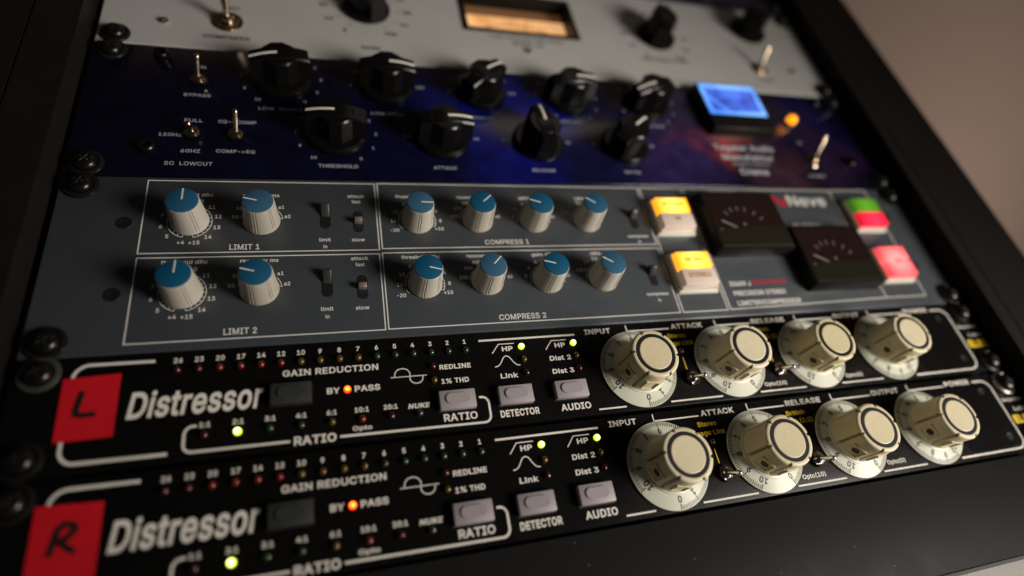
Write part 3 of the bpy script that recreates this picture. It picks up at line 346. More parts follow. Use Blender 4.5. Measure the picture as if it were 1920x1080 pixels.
h410|114 249 114 227 114 151,114 76 114 0 93 0,73 0 53 0 53 170,53 339 53 509 73 509,93 509 114 509 114 435,114 361 114 287 110 287,106 287 102 287 114 322,131 347 152 362 174 377,199 384 227 384 253 384,276 379 295 369 315 358,330 342 341 321 352 299,357 273 357 240 357 160,357 80 357 0 337 0,316 0 296 0 296 78,296 157 296 235 296 265,288 288 273 304 258 321,237 329 210 329 192 329,175 325 161 317 146 309,135 298 126 283 118 267
i167|73 0 53 0 53 126,53 253 53 379 73 379,93 379 114 379 114 253,114 126 114 0 93 0;95 443 84 443 72 443,62 447 54 455 45 462,41 472 41 483 41 494,45 504 54 512 62 520,72 524 84 524 95 524,106 520 114 512 122 504,126 494 126 483 126 472,122 462 114 455 106 447
j167|53 243 53 379 73 379,93 379 114 379 114 243,114 106 114 -30 114 -53,110 -73 102 -90 93 -107,81 -120 65 -129 48 -138,28 -143 4 -143 -1 -143,-5 -143 -10 -143 -10 -124,-10 -105 -10 -87 -6 -87,-2 -87 2 -87 20 -87,32 -82 40 -72 49 -62,53 -48 53 -29 53 107;95 443 83 443 72 443,62 447 53 455 45 462,41 472 41 483 41 494,45 504 53 512 62 520,72 524 83 524 95 524,105 520 114 512 122 504,126 494 126 483 126 472,122 462 114 455 105 447
k381|132 158 110 137 110 162,110 187 110 212 113 212,117 212 121 212 175 268,230 323 284 379 310 379,335 379 360 379 301 319,243 259 184 199 182 199,179 199 177 199 155 178;73 0 53 0 53 170,53 339 53 509 73 509,93 509 114 509 114 339,114 170 114 0 93 0;320 0 294 0 245 62,197 124 148 186 162 200,177 214 191 229 252 152,312 76 372 0 346 0
l189|147 -2 139 -2 110 -2,88 5 74 20 60 35,53 57 53 84 53 226,53 367 53 509 73 509,93 509 114 509 114 372,114 235 114 99 114 81,116 69 120 62 125 55,133 52 146 52 152 52,157 52 160 53 164 53,167 54 170 54 173 37,177 20 181 3 175 1,169 0 162 -1 154 -2
m610|73 0 53 0 53 126,53 253 53 379 72 379,92 379 112 379 112 351,112 323 112 295 111 295,109 295 108 295 113 316,121 332 132 346 144 359,157 369 172 376 187 383,203 386 219 386 247 386,270 378 287 361 305 344,316 322 321 295 318 295,315 295 312 295 317 313,325 329 337 343 349 357,364 367 381 375 398 382,416 386 437 386 459 386,479 381 497 372 515 362,530 348 541 328 551 309,557 285 557 255 557 170,557 85 557 0 536 0,516 0 496 0 496 85,496 169 496 254 496 281,488 301 473 313 457 325,439 330 419 330 402 330,387 327 374 320 362 313,352 303 345 290 339 278,335 263 335 247 335 165,335 82 335 0 315 0,295 0 274 0 274 87,274 173 274 260 274 281,267 298 253 311 239 324,221 330 199 330 185 330,171 327 158 320 144 313,134 303 126 289 118 276,114 258 114 238 114 159,114 79 114 0 93 0
n410|114 249 114 227 114 151,114 76 114 0 93 0,73 0 53 0 53 126,53 253 53 379 72 379,92 379 112 379 112 349,112 318 112 287 109 287,106 287 102 287 114 322,131 347 152 362 174 377,199 384 227 384 253 384,276 379 295 369 314 358,330 342 341 321 352 299,357 273 357 240 357 160,357 80 357 0 337 0,316 0 296 0 296 78,296 157 296 235 296 265,288 288 273 304 258 321,237 329 210 329 192 329,175 325 161 317 146 309,135 298 126 283 118 267
o415|242 -8 207 -8 173 -8,143 0 117 16 91 33,71 56 56 85 41 114,34 149 34 187 34 227,41 262 56 291 71 321,91 343 117 360 143 376,173 384 207 384 242 384,273 376 299 360 325 343,345 321 359 291 374 262,381 227 381 187 381 149,374 114 359 85 345 56,325 33 299 16 273 0;182 46 207 46 233 46,254 53 270 66 287 79,299 96 307 117 315 139,319 162 319 187 319 213,315 236 307 258 299 280,287 297 270 310 254 323,233 330 207 330 182 330,161 323 145 310 129 297,116 280 108 258 100 237,96 213 96 187 96 162,100 139 108 117 116 96,129 79 145 66 161 53
p424|73 -143 53 -143 53 31,53 205 53 379 72 379,92 379 112 379 112 359,112 339 112 319 114 319,116 319 118 319 123 327,129 336 137 346 145 356,157 365 171 373 186 381,205 384 229 384 261 384,289 376 313 361 337 345,356 322 370 293 383 263,390 229 390 189 390 149,383 114 370 84 356 55,337 32 313 16 289 0,261 -8 229 -8 206 -8,187 -4 173 4 158 12,146 21 138 31 130 42,123 51 118 59 117 59,115 59 114 59 114 -8,114 -76 114 -143 93 -143;197 47 220 47 244 47,263 53 279 66 295 78,308 95 316 117 324 138,328 162 328 189 328 216,324 240 316 261 308 282,296 299 280 311 264 324,244 330 220 330 197 330,177 324 161 312 145 300,133 284 125 263 117 242,113 217 113 189 113 161,117 136 125 115 133 94,146 77 162 65 178 53
q424|372 31 372 -143 351 -143,331 -143 311 -143 311 -76,311 -8 311 59 309 59,308 59 306 59 302 51,295 42 287 31 278 21,267 12 252 4 238 -4,219 -8 195 -8 164 -8,136 0 111 16 87 32,68 55 55 84 41 114,34 149 34 189 34 229,41 263 55 293 69 322,88 345 112 361 136 376,164 384 196 384 219 384,238 381 253 373 268 365,279 356 287 346 296 336,302 327 307 319 309 319,311 319 313 319 313 339,313 359 313 379 332 379,352 379 372 379 372 205;181 47 205 47 227 47,247 53 263 65 279 77,291 94 299 115 308 136,312 161 312 189 312 217,308 242 300 263 292 284,279 300 263 312 247 324,228 330 205 330 181 330,161 324 145 311 129 299,116 282 108 261 100 240,96 216 96 189 96 162,100 138 109 117 117 95,129 78 145 66 161 53
r259|73 0 53 0 53 126,53 253 53 379 72 379,92 379 112 379 112 360,112 340 112 321 113 321,114 321 115 321 122 340,135 355 152 367 170 379,190 385 213 385 218 385,223 385 229 384 235 384,240 384 243 384 243 363,243 343 243 322 242 323,237 323 230 324 223 325,215 326 207 326 189 326,173 322 159 315 145 307,134 297 126 284 118 270,114 255 114 237 114 158,114 79 114 0 93 0
s365|211 -8 182 -8 156 -8,133 -4 112 3 92 11,75 23 62 38 49 53,40 72 36 94 55 98,74 102 94 107 99 86,109 70 124 60 139 50,158 45 181 45 208 45,229 51 244 62 260 74,268 87 268 103 268 116,263 127 254 136 245 144,231 151 212 155 191 160,170 165 149 170 115 178,89 191 72 208 55 225,47 247 47 274 47 296,53 315 65 332 77 348,94 361 115 370 136 380,160 384 187 384 213 384,235 380 254 372 272 365,287 353 299 339 310 325,319 309 324 290 305 286,287 281 268 277 263 292,255 304 243 316 230 327,212 333 187 333 165 333,146 327 131 317 116 306,109 293 109 277 109 263,114 252 124 243 134 235,150 228 172 223 191 218,210 214 229 209 264 201,290 188 306 171 323 154,331 133 331 107 331 84,325 64 312 47 300 30,282 16 260 6 237 -3
t227|138 379 204 379 204 362,204 344 204 327 138 327,72 327 6 327 6 344,6 362 6 379 72 379;65 345 65 471 85 471,106 471 126 471 126 347,126 222 126 98 126 81,129 69 136 61 143 54,154 50 170 50 174 50,179 50 185 51 191 52,197 53 202 54 206 36,209 19 213 2 207 0,200 -2 192 -3 184 -4,176 -4 168 -4 136 -4,110 4 92 21 74 38,65 62 65 93 65 219
u410|211 -5 182 -5 157 -5,134 0 115 11 95 21,80 37 69 59 58 80,53 107 53 139 53 219,53 299 53 379 73 379,93 379 114 379 114 301,114 222 114 144 114 114,121 91 137 75 152 58,173 50 200 50 218 50,235 54 249 62 264 70,275 81 283 97 292 112,296 131 296 153 296 228,296 304 296 379 316 379,337 379 357 379 357 253,357 126 357 0 337 0,318 0 298 0 298 31,298 61 298 92 301 92,304 92 307 92 295 57,279 32 257 17 235 2
v389|184 0 163 0 114 126,66 253 17 379 40 379,62 379 84 379 111 305,138 230 165 155 174 132,181 110 187 87 193 64,199 42 206 21 198 21,191 21 184 21 191 42,197 64 203 87 209 110,216 132 224 155 251 230,278 305 305 379 327 379,349 379 371 379 323 253,275 126 226 0 205 0
w567|158 0 138 0 99 126,61 253 23 379 44 379,66 379 87 379 103 324,118 269 133 214 140 191,147 165 154 137 161 108,168 76 175 41 172 41,168 41 165 41 172 75,179 106 186 135 193 163,199 190 206 214 221 269,237 324 252 379 273 379,295 379 316 379 332 324,347 269 362 214 368 190,375 164 382 136 388 107,395 76 402 41 399 41,395 41 391 41 399 75,406 107 413 135 420 164,427 190 434 214 449 269,465 324 480 379 502 379,523 379 545 379 506 253,468 126 429 0 409 0,389 0 368 0 352 57,335 114 319 172 314 189,309 207 305 225 300 243,295 261 291 280 286 299,281 318 277 338 281 338,286 338 291 338 286 319,281 299 277 280 272 261,267 243 263 225 258 206,253 189 248 172 231 114,215 57 199 0 178 0
x379|44 0 21 0 71 73,121 145 171 218 171 202,171 187 171 171 124 240,76 310 29 379 52 379,76 379 100 379 116 355,132 330 147 306 160 287,170 270 179 253 188 237,198 221 207 206 197 206,186 206 175 206 185 221,194 237 202 253 211 270,221 287 233 306 249 330,266 355 282 379 305 379,328 379 352 379 304 309,256 239 209 169 209 184,209 199 209 214 258 143,308 71 358 0 334 0,310 0 287 0 268 28,249 57 231 85 219 103,209 120 200 136 191 152,182 167 173 182 183 182,194 182 205 182 195 167,186 152 178 136 170 120,160 103 148 85 129 57,110 28 91 0 68 0
y389|51 -140 47 -139 52 -121,57 -103 61 -86 65 -86,68 -87 71 -87 83 -90,94 -91 104 -89 114 -87,122 -82 130 -74 138 -66,145 -53 151 -36 155 -24,159 -13 163 -1 114 126,66 252 17 379 40 379,62 379 84 379 111 305,138 230 165 155 174 132,181 109 187 87 193 64,199 42 206 21 198 21,191 21 184 21 190 42,196 64 202 87 209 110,216 132 224 155 251 230,278 305 305 379 327 379,349 379 371 379 316 234,260 88 204 -58 196 -78,187 -94 177 -107 166 -120,153 -129 139 -136 125 -142,109 -145 91 -145 81 -145,72 -144 65 -143 57 -142
z380|141 0 42 0 42 15,42 30 42 46 112 137,183 228 254 320 254 321,254 322 254 323 185 323,117 323 48 323 48 342,48 361 48 379 143 379,238 379 333 379 333 363,333 347 333 331 264 241,195 150 126 60 126 59,126 58 126 56 197 56,268 56 339 56 339 38,339 19 339 0 240 0"""
GL = {}
for row in OUTLINES.split('\n'):
    ch, rest = row[0], row[1:]; adv, cs = rest.split('|')
    GL[ch] = (int(adv) / 1000, [[[int(q) / 1000 for q in p.split()] for p in c.split(',')] for c in cs.split(';') if c])
_tc = {}; _gm = {}
def glyph_mesh(ch, bold):
    k = (ch, bold)
    if k in _gm: return _gm[k]
    loops = []
    for c in GL[ch][1]:
        pts = []
        for p, q in zip(c, c[1:] + c[:1]):
            A, h1, h2, B = Vector(p[2:4]), Vector(p[4:6]), Vector(q[0:2]), Vector(q[2:4])
            d = (B - A); L = d.length
            if L < 1e-4: continue
            st = all(abs((h - A).cross(d)) / L < .002 for h in (h1, h2)); n = 1 if st else 5
            pts += [(A * (1 - u) ** 3 + h1 * 3 * u * (1 - u) ** 2 + h2 * 3 * u * u * (1 - u) + B * u ** 3) for u in [i / n for i in range(n)]]
        q = [p for i, p in enumerate(pts) if (p - pts[i - 1]).length > 8e-4]
        out = []
        for i, p in enumerate(q):                             # embolden: push the contour out along its normals
            d1 = (p - q[i - 1]).normalized(); d2 = (q[(i + 1) % len(q)] - p).normalized()
            n1 = Vector((-d1.y, d1.x)); n2 = Vector((-d2.y, d2.x)); m_ = n1 + n2
            if m_.length < .3: out.append(p + n1 * bold); out.append(p + n2 * bold); continue
            m_.normalize(); out.append(p + m_ * bold / max(.5, m_.dot(n1)))
        loops.append(out)
    V = []; E = []
    for lp in loops:
        n = len(V); V += lp; E += [(n + i, n + (i + 1) % len(lp)) for i in range(len(lp))]
    r = delaunay_2d_cdt(V, E, [], 0, 1e-5)
    ov, of = r[0], r[2]; F = []
    for f in of:
        c = (ov[f[0]] + ov[f[1]] + ov[f[2]]) / 3; w = 0
        for lp in loops:
            for p, q in zip(lp, lp[1:] + lp[:1]):
                if (p.y <= c.y) != (q.y <= c.y):
                    if p.x + (c.y - p.y) / (q.y - p.y) * (q.x - p.x) > c.x: w += 1 if q.y > p.y else -1
        if w: F.append(tuple(f))
    _gm[k] = ([(v.x, v.y) for v in ov], F)
    return _gm[k]
def glyphs(s, bold):
    k = (s, bold)
    if k not in _tc:
        V, F, x = [], [], 0.
        for ch in s:
            if GL[ch][1]:
                v, f = glyph_mesh(ch, bold); n = len(V); V += [(a + x, b) for a, b in v]; F += [tuple(i + n for i in q) for q in f]
            x += GL[ch][0] + bold * 1.2
        _tc[k] = (V, F)
    return _tc[k]
CAP = {}
def text(bm, s, x0, x1, y, h, bold=.02, shear=0., z=ZI, rot=0., org=None, zf=None):
    """lettering whose ink runs from x0 to x1 (x1 None: centred on x0, natural width), cap height h centred on y"""
    V, F = glyphs(s, bold)
    if bold not in CAP:
        q = glyphs('H', bold)[0]; CAP[bold] = (min(v[1] for v in q), max(v[1] for v in q))
    b0, b1 = CAP[bold]; sy = h / (b1 - b0)
    sh = [(v[0] + shear * (v[1] - b0), v[1]) for v in V]; a, b = min(v[0] for v in sh), max(v[0] for v in sh)
    if x1 is None: sx = sy * .92; ox = x0 - (a + b) / 2 * sx
    elif isinstance(x1, str): sx = sy * float(x1); ox = x0 - (a + b) / 2 * sx
    else: sx = (x1 - x0) / (b - a); ox = x0 - a * sx
    out = []
    for (u, v) in sh:
        X, Y = ox + u * sx, y + (v - (b0 + b1) / 2) * sy
        if org is not None:                                # rotate about the lettering's own centre and carry it to org
            c, s_ = math.cos(R(rot)), math.sin(R(rot)); X, Y = org[0] + c * X - s_ * Y, org[1] + s_ * X + c * Y
        out.append(bm.verts.new((X, Y, zf(X, Y) if zf else z)))
    for f in F:
        try: bm.faces.new([out[i] for i in f])
        except ValueError: pass

# ------------------------------------------------------------------ shared small parts
def screw_meshes():
    b = BM(); lathe(b, [(3.2, 0), (6.9, 0), (7.1, .5), (6.8, 1.3), (5.6, 1.7), (4.8, 1.2)], 36); wm = mesh_from(b, 'washer', 'washer', 40)
    b = BM(); lathe(b, [(4.9, .6), (5.0, 1.8), (4.6, 3.0), (3.7, 3.9), (2.4, 4.4), (0, 4.6)], 36)
    hd = mesh_from(b, 'rack_screw', 'screw', 40)
    b = BM()
    for a in (0, 90):
        n0 = len(b.verts); box(b, -2.3, 2.3, -.45, .45, 4.0, 4.64, .1, 1); b.verts.ensure_lookup_table()
        bmesh.ops.rotate(b, cent=(0, 0, 0), matrix=Matrix.Rotation(R(a), 3, 'Z'), verts=b.verts[n0:])
        if a: bmesh.ops.translate(b, vec=(0, 0, .012), verts=b.verts[n0:])
    sl = mesh_from(b, 'cross_recess', 'slot')
    return wm, hd, sl
WM, HD, SL = screw_meshes()
WM2 = WM.copy(); WM2.materials.clear(); WM2.materials.append(MT['rim_washer'])
def rack_screw(parent, x, y, rim=False, rot=None):
    o = bpy.data.objects.new('rack_screw', HD); C.objects.link(o); o.parent = parent; o.location = (x * .001, y * .001, 0); o.rotation_euler = (0, 0, random.uniform(0, 1.5) if rot is None else rot)
    for n, me in (('washer', WM2 if rim else WM), ('cross_recess', SL)):
        c = bpy.data.objects.new(n, me); C.objects.link(c); c.parent = o
def small_screw(parent, x, y, r, h, m='screw', name='panel_screw', hexs=True):
    b = BM(); lathe(b, [(r, 0), (r, h * .8), (r * .85, h), (r * .5, h), (r * .48, h * .35), (0, h * .3)], 24 if not hexs else 24)
    return part(name, b, m, parent, (x, y, 0), 0, 40)
def countersunk(parent, x, y, r=2.6):
    b = BM(); lathe(b, [(r + .5, .03), (r + .45, .10), (r, .12), (r * .55, .10), (r * .5, .05), (0, .05)], 24); return part('panel_screw', b, 'slot', parent, (x, y, 0), 0, 40)
def toggle(parent, x, y, tip, nut=4.0, washer=None, m='brass', lr=(1.0, 1.45), name='toggle_switch', bush=2.6, bh=3.2):
    """round-tipped lever in a hexagon nut; tip = end of the lever relative to the base"""
    b = BM()
    if washer: lathe(b, [(washer, 0), (washer, .5), (washer - .3, .8), (nut, .8)], 32)
    prism(b, [(nut * math.cos(R(60 * k + 12)), nut * math.sin(R(60 * k + 12))) for k in range(6)], .3, 2.0)
    lathe(b, [(bush, 2.0), (bush, bh), (bush * .8, bh + .4), (bush * .5, bh + .5), (0, bh + .3)], 24)
    o = part(name, b, m, parent, (x, y, 0), 0, 30)
    b = BM(); tube(b, (0, 0, bh - .4), tip, lr[0], lr[1], 18, ball=True); part('lever', b, m, o, smooth=40)
    return o
def panel(parent, w, h, m, cx, cy, th=3.0, bev=.45, name='front_panel', mats=None):
    b = BM(); box(b, -w / 2, w / 2, -h / 2, h / 2, -th, 0, bev, 2)
    return part(name, b, m, parent, (cx, cy, 0), 0, 50)
def print_on(o, bm, m):
    """lettering and lines printed on a panel become part of the panel's own mesh"""
    me = o.data; me.materials.append(MT[m]); k = len(me.materials) - 1
    bmesh.ops.scale(bm, vec=(.001,) * 3, verts=bm.verts[:]); bmesh.ops.translate(bm, vec=-o.location, verts=bm.verts[:])
    for f in bm.faces:
        f.material_index = k
        if f.normal.z < 0: f.normal_flip()
    tmp = bpy.data.meshes.new('ink'); bm.to_mesh(tmp); bm.free()
    b = bmesh.new(); b.from_mesh(me); b.from_mesh(tmp); b.to_mesh(me); b.free(); bpy.data.meshes.remove(tmp)
def chassis(parent, h, cx, cy, depth=150):
    b = BM(); box(b, -216, 216, -h / 2 + 1, h / 2 - 1, -depth, -3.05); return part('chassis', b, 'dark', parent, (cx, cy, 0))

# ================================================================== SETTING
b = BM(); box(b, -2600, 2600, 0, 12, -900, 1800)
wall = bpy.data.objects.new('wall', mesh_from(b, 'wall', 'wall')); C.objects.link(wall); wall.location = (.9, .45, 0); wall['kind'] = 'structure'
wall['label'] = 'warm beige painted wall behind the rack'
desk = bpy.data.objects.new('desk', mesh_from((lambda b: (box(b, -900, 600, -800, 440, -26, 0, 1.5), b)[1])(BM()), 'desk', 'desk')); C.objects.link(desk)
desk['label'] = 'pale desk top the black rack stands on'; desk['category'] = 'desk'

# ================================================================== RACK CABINET
rack = thing('rack_cabinet', 'black sloping rack cabinet with dark laminate side panels holding the audio units', 'rack cabinet', (241.3, -136, 0))
Winv = W.inverted()
def side(x0, x1, z, gx):
    # outline in rack (y, z): sloping front, upright back, flat on the desk
    def desk_y(zz): return -136 - zz * math.tan(t) - .9 / math.cos(t)           # just above the desk
    def pt(yy, zz): return (yy, zz)
    k = -220.0; outl = [(desk_y(z) + .4, z), (352, z), (352, k), (desk_y(k) + .4, k)]
    b = BM()
    for (a, c, dz) in ((x0, gx - .5, 0), (gx - .5, gx + .5, -1.2), (gx + .5, x1, 0)):
        oo = [(yy, zz + (dz if zz == z else 0)) for yy, zz in outl]
        A = [b.verts.new((a - 241.3, yy + 136, zz)) for yy, zz in oo]; B = [b.verts.new((c - 241.3, yy + 136, zz)) for yy, zz in oo]
        b.faces.new(A); b.faces.new(B[::-1])
        for i in range(4): b.faces.new((A[i], B[i], B[(i + 1) % 4], A[(i + 1) % 4]))
    part('side_panel', b, 'rack', rack)
side(485.6, 543, 11.5, 496); side(-60, -3, 11.5, -23)
for x0, x1 in ((-2.6, 22), (460, 485.2)):
    b = BM(); box(b, x0 - 241.3, x1 - 241.3, 2.4, 480, -9, -3.3, .3); part('rack_rail', b, 'dark', rack)
b = BM(); box(b, -244, 244, .9, 2.4, -1.2, -.4); part('bottom_rail', b, 'dark', rack)

# ================================================================== CREAM-DIAL COMPRESSORS (two, 1U each)
GR = [(26, 53.6, 'wine'), (23, 61, 'wine'), (20, 68.5, 'red'), (17, 76.1, 'red'), (14, 83.6, 'red'), (12, 91.1, 'red'), (10, 98.7, 'amber'), (9, 106.2, 'amber'), (8, 113.9, 'amber'), (7, 121.5, 'amber'),
      (6, 129.2, 'green'), (5, 136.9, 'green'), (4, 144.6, 'green'), (3, 152.3, 'green'), (2, 160, 'green'), (1, 167.8, 'green')]
RT = [('1:1', 64.7, 'wine'), ('2:1', 76.1, 'lit_green'), ('3:1', 87.4, 'green'), ('4:1', 98.7, 'green'), ('6:1', 110.1, 'amber'), ('10:1', 121.7, 'red'), ('20:1', 133.2, 'wine'), ('NUKE', 144.7, 'smoke')]
_led = {}
def led_part(parent, x, y, kind, r=1.45):
    if kind not in _led:
        b = BM(); lathe(b, [(r, -.3), (r, .7)] + [(r * math.cos(a), .7 + r * .85 * math.sin(a)) for a in (R(20), R(40), R(60), R(78))] + [(0, .7 + r * .85)], 24)
        _led[kind] = part('led', b, 'led_' + kind, parent, (x, y, 0), 0, 60)
        return _led[kind]
    return inst(_led[kind], parent, (x, y, 0))
def dial_z(r): return 2.2 if r < 13 else 2.2 - (r - 13) * (1.2 / 6.2)
GRV = [30, 90, 150, 210, 270, 330]
def knob_profile(a, r, z):
    d = min(abs((math.degrees(a) - g + 180) % 360 - 180) for g in GRV)
    return r - (.95 if d < 3.2 else 0)
def cream_knob(parent, x, y, n0, frac=0., off=0.):
    """n0: the number standing at the top; the whole knob turns with its dial"""
    b = BM(); lathe(b, [(0, .3), (19.1, .3), (19.25, .7), (19.2, 1.0), (13, 2.2), (12.8, 2.6), (11.2, 3.2), (0, 3.2)], 96)
    # body
    kb = BM(); lathe(kb, [(12.2, 2.0), (12.1, 3.4), (11.7, 4.2), (11.5, 16.4), (11.55, 17.9), (11.2, 18.5), (10.7, 18.75), (9.65, 18.75), (9.55, 18.55), (7.85, 18.55), (7.78, 18.8), (7.62, 18.9), (7.45, 18.93), (7.2, 18.93), (0, 18.93)], 168, rfun=lambda a, r, z: knob_profile(a, r, z) if r > 10 and z > 4 else r)
    for f in kb.faces:
        c = f.calc_center_median()
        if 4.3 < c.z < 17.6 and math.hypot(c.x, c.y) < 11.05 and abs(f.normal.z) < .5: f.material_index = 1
    k = part('control_knob', kb, ['cream', 'flute_brown'], parent, (x, y, 0), off, 35)
    dial = part('dial', b, 'dial', k, smooth=35)
    rb = BM(); lathe(rb, [(9.52, 18.57), (9.47, 18.70), (7.95, 18.70), (7.9, 18.57)], 64); part('cap_ring', rb, 'ring', k, smooth=40)
    # two recessed pads between flutes, with a set screw in them
    ins = BM(); hole = BM()
    for ang, hz in ((240, 8.8), (300, None)):
        ca, sa = math.cos(R(ang)), math.sin(R(ang)); n0v = len(ins.verts)
        if True:
            for (ya, yb, za, zb) in ((-3.3, -2.85, 5.0, 12.4), (2.85, 3.3, 5.0, 12.4), (-2.85, 2.85, 5.0, 5.45), (-2.85, 2.85, 11.95, 12.4)): box(ins, 10.6, 11.98, ya, yb, za, zb)
            ins.verts.ensure_lookup_table(); bmesh.ops.rotate(ins, cent=(0, 0, 0), matrix=Matrix.Rotation(R(ang), 3, 'Z'), verts=ins.verts[n0v:])
        if hz:
            tube(hole, (10.8 * ca, 10.8 * sa, hz), (11.82 * ca, 11.82 * sa, hz), 1.7, 1.7, 20)
    part('grip_pad', ins, 'cream_side', k); part('set_screw', hole, 'groove', k, smooth=40)
    # numbers and graduations stay on the dial
    tb = BM()
    for n in range(0, 11):
        a = 90 + (n - n0 - frac) * 30 - off; p = (14.75 * math.cos(R(a)), 14.75 * math.sin(R(a)))
        text(tb, str(n), 0, '0.95', 0, 2.8, .03, org=p, rot=a + 90 - 180 + 0, zf=lambda X, Y: dial_z(math.hypot(X, Y)) + .05)
    for i in range(0, 101):
        a = 90 + (i / 10 - n0 - frac) * 30 - off; big = i % 10 == 0; mid = i % 5 == 0
        r0 = 16.5 if big else 16.9 if mid else 17.2; c, s = math.cos(R(a)), math.sin(R(a)); w = .25 if big else .185
        q = [(r0 * c - w * -s, r0 * s - w * c), (18.95 * c - w * -s, 18.95 * s - w * c), (18.95 * c + w * -s, 18.95 * s + w * c), (r0 * c + w * -s, r0 * s + w * c)]
        tb.faces.new([tb.verts.new((X, Y, dial_z(math.hypot(X, Y)) + .05)) for X, Y in q])
    print_on(dial, tb, 'dark_ink')
    return k
def push_button(parent, x, y, w=15.4, h=8.0, m='btn_grey', z=3.0, label=None):
    b = BM(); box(b, -w / 2, w / 2, -h / 2, h / 2, -1, z, .35, 2)
    prism(b, rrect(-w * .32, w * .34, -h * .26, h * .30, h * .26), z - .02, z + .55); o = part('push_button', b, m, parent, (x, y, 0), 0, 30, label=label)
    e = BM(); prism(e, rrect(-w / 2 - .55, w / 2 + .55, -h / 2 - .55, h / 2 + .55, .4, 3), .01, .06); part('button_opening', e, 'slot', o)
    return o
def cream_compressor(y0, label, knobs, extra):
    H = 43.7; u = thing('compressor_unit', label, 'compressor', (241.3, y0 - H, 0), 'black compressors with cream dials')
    X = lambda x: x - 241.3
    Y = lambda y: y + H                              # y measured down from the unit's top edge (negative)
    pan = panel(u, 482.6, H, 'black_panel', 0, H / 2, 3, .35); chassis(u, H, 0, H / 2, 26 if y0 < 0 else 56)
    T = BM(); YL = BM()
    def tx(s, a, c, y, h, bold=.02, shear=0, bm=None): text(bm or T, s, X(a), (X(c) if not isinstance(c, str) and c is not None else c), Y(y), h, bold, shear)
    def ln(pts, w): stroke(T, [(X(p[0]), Y(p[1])) for p in pts], w)
    # gain reduction row
    for n, x, k in GR: tx(str(n), x, '0.95', -3.9, 2.15, .026); led_part(u, X(x), Y(-8.1), k)
    tx('GAIN REDUCTION', 91.7, 129.4, -12.8, 2.75, .022); tx('Distressor', 38.3, 85, -21.0, 10.3, .022, .17)
    tx('BY', 108.5, 113.7, -21.8, 2.6, .03); tx('PASS', 119.4, 129.6, -21.8, 2.6, .03); led_part(u, X(116.5), Y(-21.9), 'lit_orange')
    ln([(134.2, -18.3), (149.4, -18.3)], .35)
    ln([(135.9, -18.3)] + arc(138.9, -17.6, 3.0, 170, 90, 8) + arc(139.4, -17.6, 3.0, 90, 10, 8) + arc(144.7, -19.0, 2.6, 190, 270, 8) + arc(145.1, -19.0, 2.6, 270, 350, 8) + [(147.7, -18.3)], .42)
    led_part(u, X(152.3), Y(-14.6), 'wine'); tx('REDLINE', 155.2, 169.1, -15.3, 2.25, .03); led_part(u, X(152.2), Y(-21.0), 'amber'); tx('1% THD', 155.3, 167.4, -21.8, 2.25, .03)
    # ratio row
    for s, x, k in RT:
        if s == 'NUKE': tx(s, 140.2, 149.4, -31.5, 2.1, .035, .2)
        else: tx(s, x, '0.95', -30.8, 2.1, .03)
        led_part(u, X(x), Y(-34.8), k)
    tx('Opto', 117.8, 125.4, -38.3, 1.8, .025); tx('RATIO', 96, 111.6, -40.8, 3.4, .03)
    ln([(62.0, -31.0)] + arc(60.9, -33.9, 2.9, 90, 180, 8) + arc(60.9, -37.8, 2.9, 180, 270, 8) + [(94.7, -40.7)], .95)
    ln([(113, -40.9)] + arc(171.6, -38.6, 2.9, -90, 0, 8) + arc(171.6, -33.3, 2.9, 0, 90, 8) + [(170.6, -30.4)], .95)
    push_button(u, X(95), Y(-22.0), 15.2, 8.4, 'btn_black', 3, 'dark unlit bypass button'); push_button(u, X(160.8), Y(-31.0)); tx('RATIO', 154.4, 168.8, -37.9, 3.2, .022)
    # left bracket round the maker's tape
    ln([(53.0, -40.5)] + arc(24.5, -35.4, 5.0, 270, 180, 10) + arc(24.5, -8.7, 5.2, 180, 90, 10) + [(45.7, -3.6)], 1.2)
    # detector / audio
    ln([(174.4, -4.05), (221.5, -4.05)], .9)
    for dx in (0, 25.8): ln([(179.8 + dx, -10.7), (183.3 + dx, -6.35), (190.8 + dx, -6.35)], .42)
    tx('HP', 184.6, 189.8, -8.8, 2.3, .03); tx('HP', 210.3, 215.6, -8.8, 2.3, .03)
    ln([(180, -17.2), (181.3, -17.0), (182.4, -16.3), (183.3, -15.1), (184.1, -13.7), (184.9, -12.7), (186, -12.3), (187.1, -12.7), (187.9, -13.7), (188.7, -15.1), (189.6, -16.3), (190.6, -17.0), (191.9, -17.2)], .45)
    tx('Link', 181.8, 190, -21.7, 2.3, .025); tx('Dist 2', 206.5, 217.1, -15.2, 2.3, .025); tx('Dist 3', 206.5, 217.1, -21.6, 2.3, .025)
    for x, k in ((193.9, 'lit_green'), (219.7, 'lit_green')): led_part(u, X(x), Y(-8.3), k)
    for x in (193.9, 219.7): led_part(u, X(x), Y(-14.7), 'amber'); led_part(u, X(x), Y(-21.1), 'wine')
    push_button(u, X(186.6), Y(-31.2)); push_button(u, X(212.7), Y(-31.2)); tx('DETECTOR', 178.8, 196.5, -38.8, 3.1, .03); tx('AUDIO', 206.6, 221.1, -38.8, 3.1, .03)
    # knob section
    for s, a, c in (('INPUT', 227, 240.7), ('ATTACK', 274.6, 293.1), ('RELEASE', 323.5, 345), ('OUTPUT', 378.6, 397), ('POWER', 431, 449.6)): tx(s, a, c, -3.15, 2.7, .028)
    for x, xe in ((249.6, 273.2), (301, 322.4), (352.3, 377.4), (404, 429.6)): ln([(x, -.9), (x, -5.3)], .5); ln([(x, -4.1), (xe, -4.1)], .65)
    for a, c in ((224.4, 238.2), (261.5, 290.2), (312.3, 340.5), (363.8, 392.1)): ln([(a, -41.4), (c, -41.4)], .75)
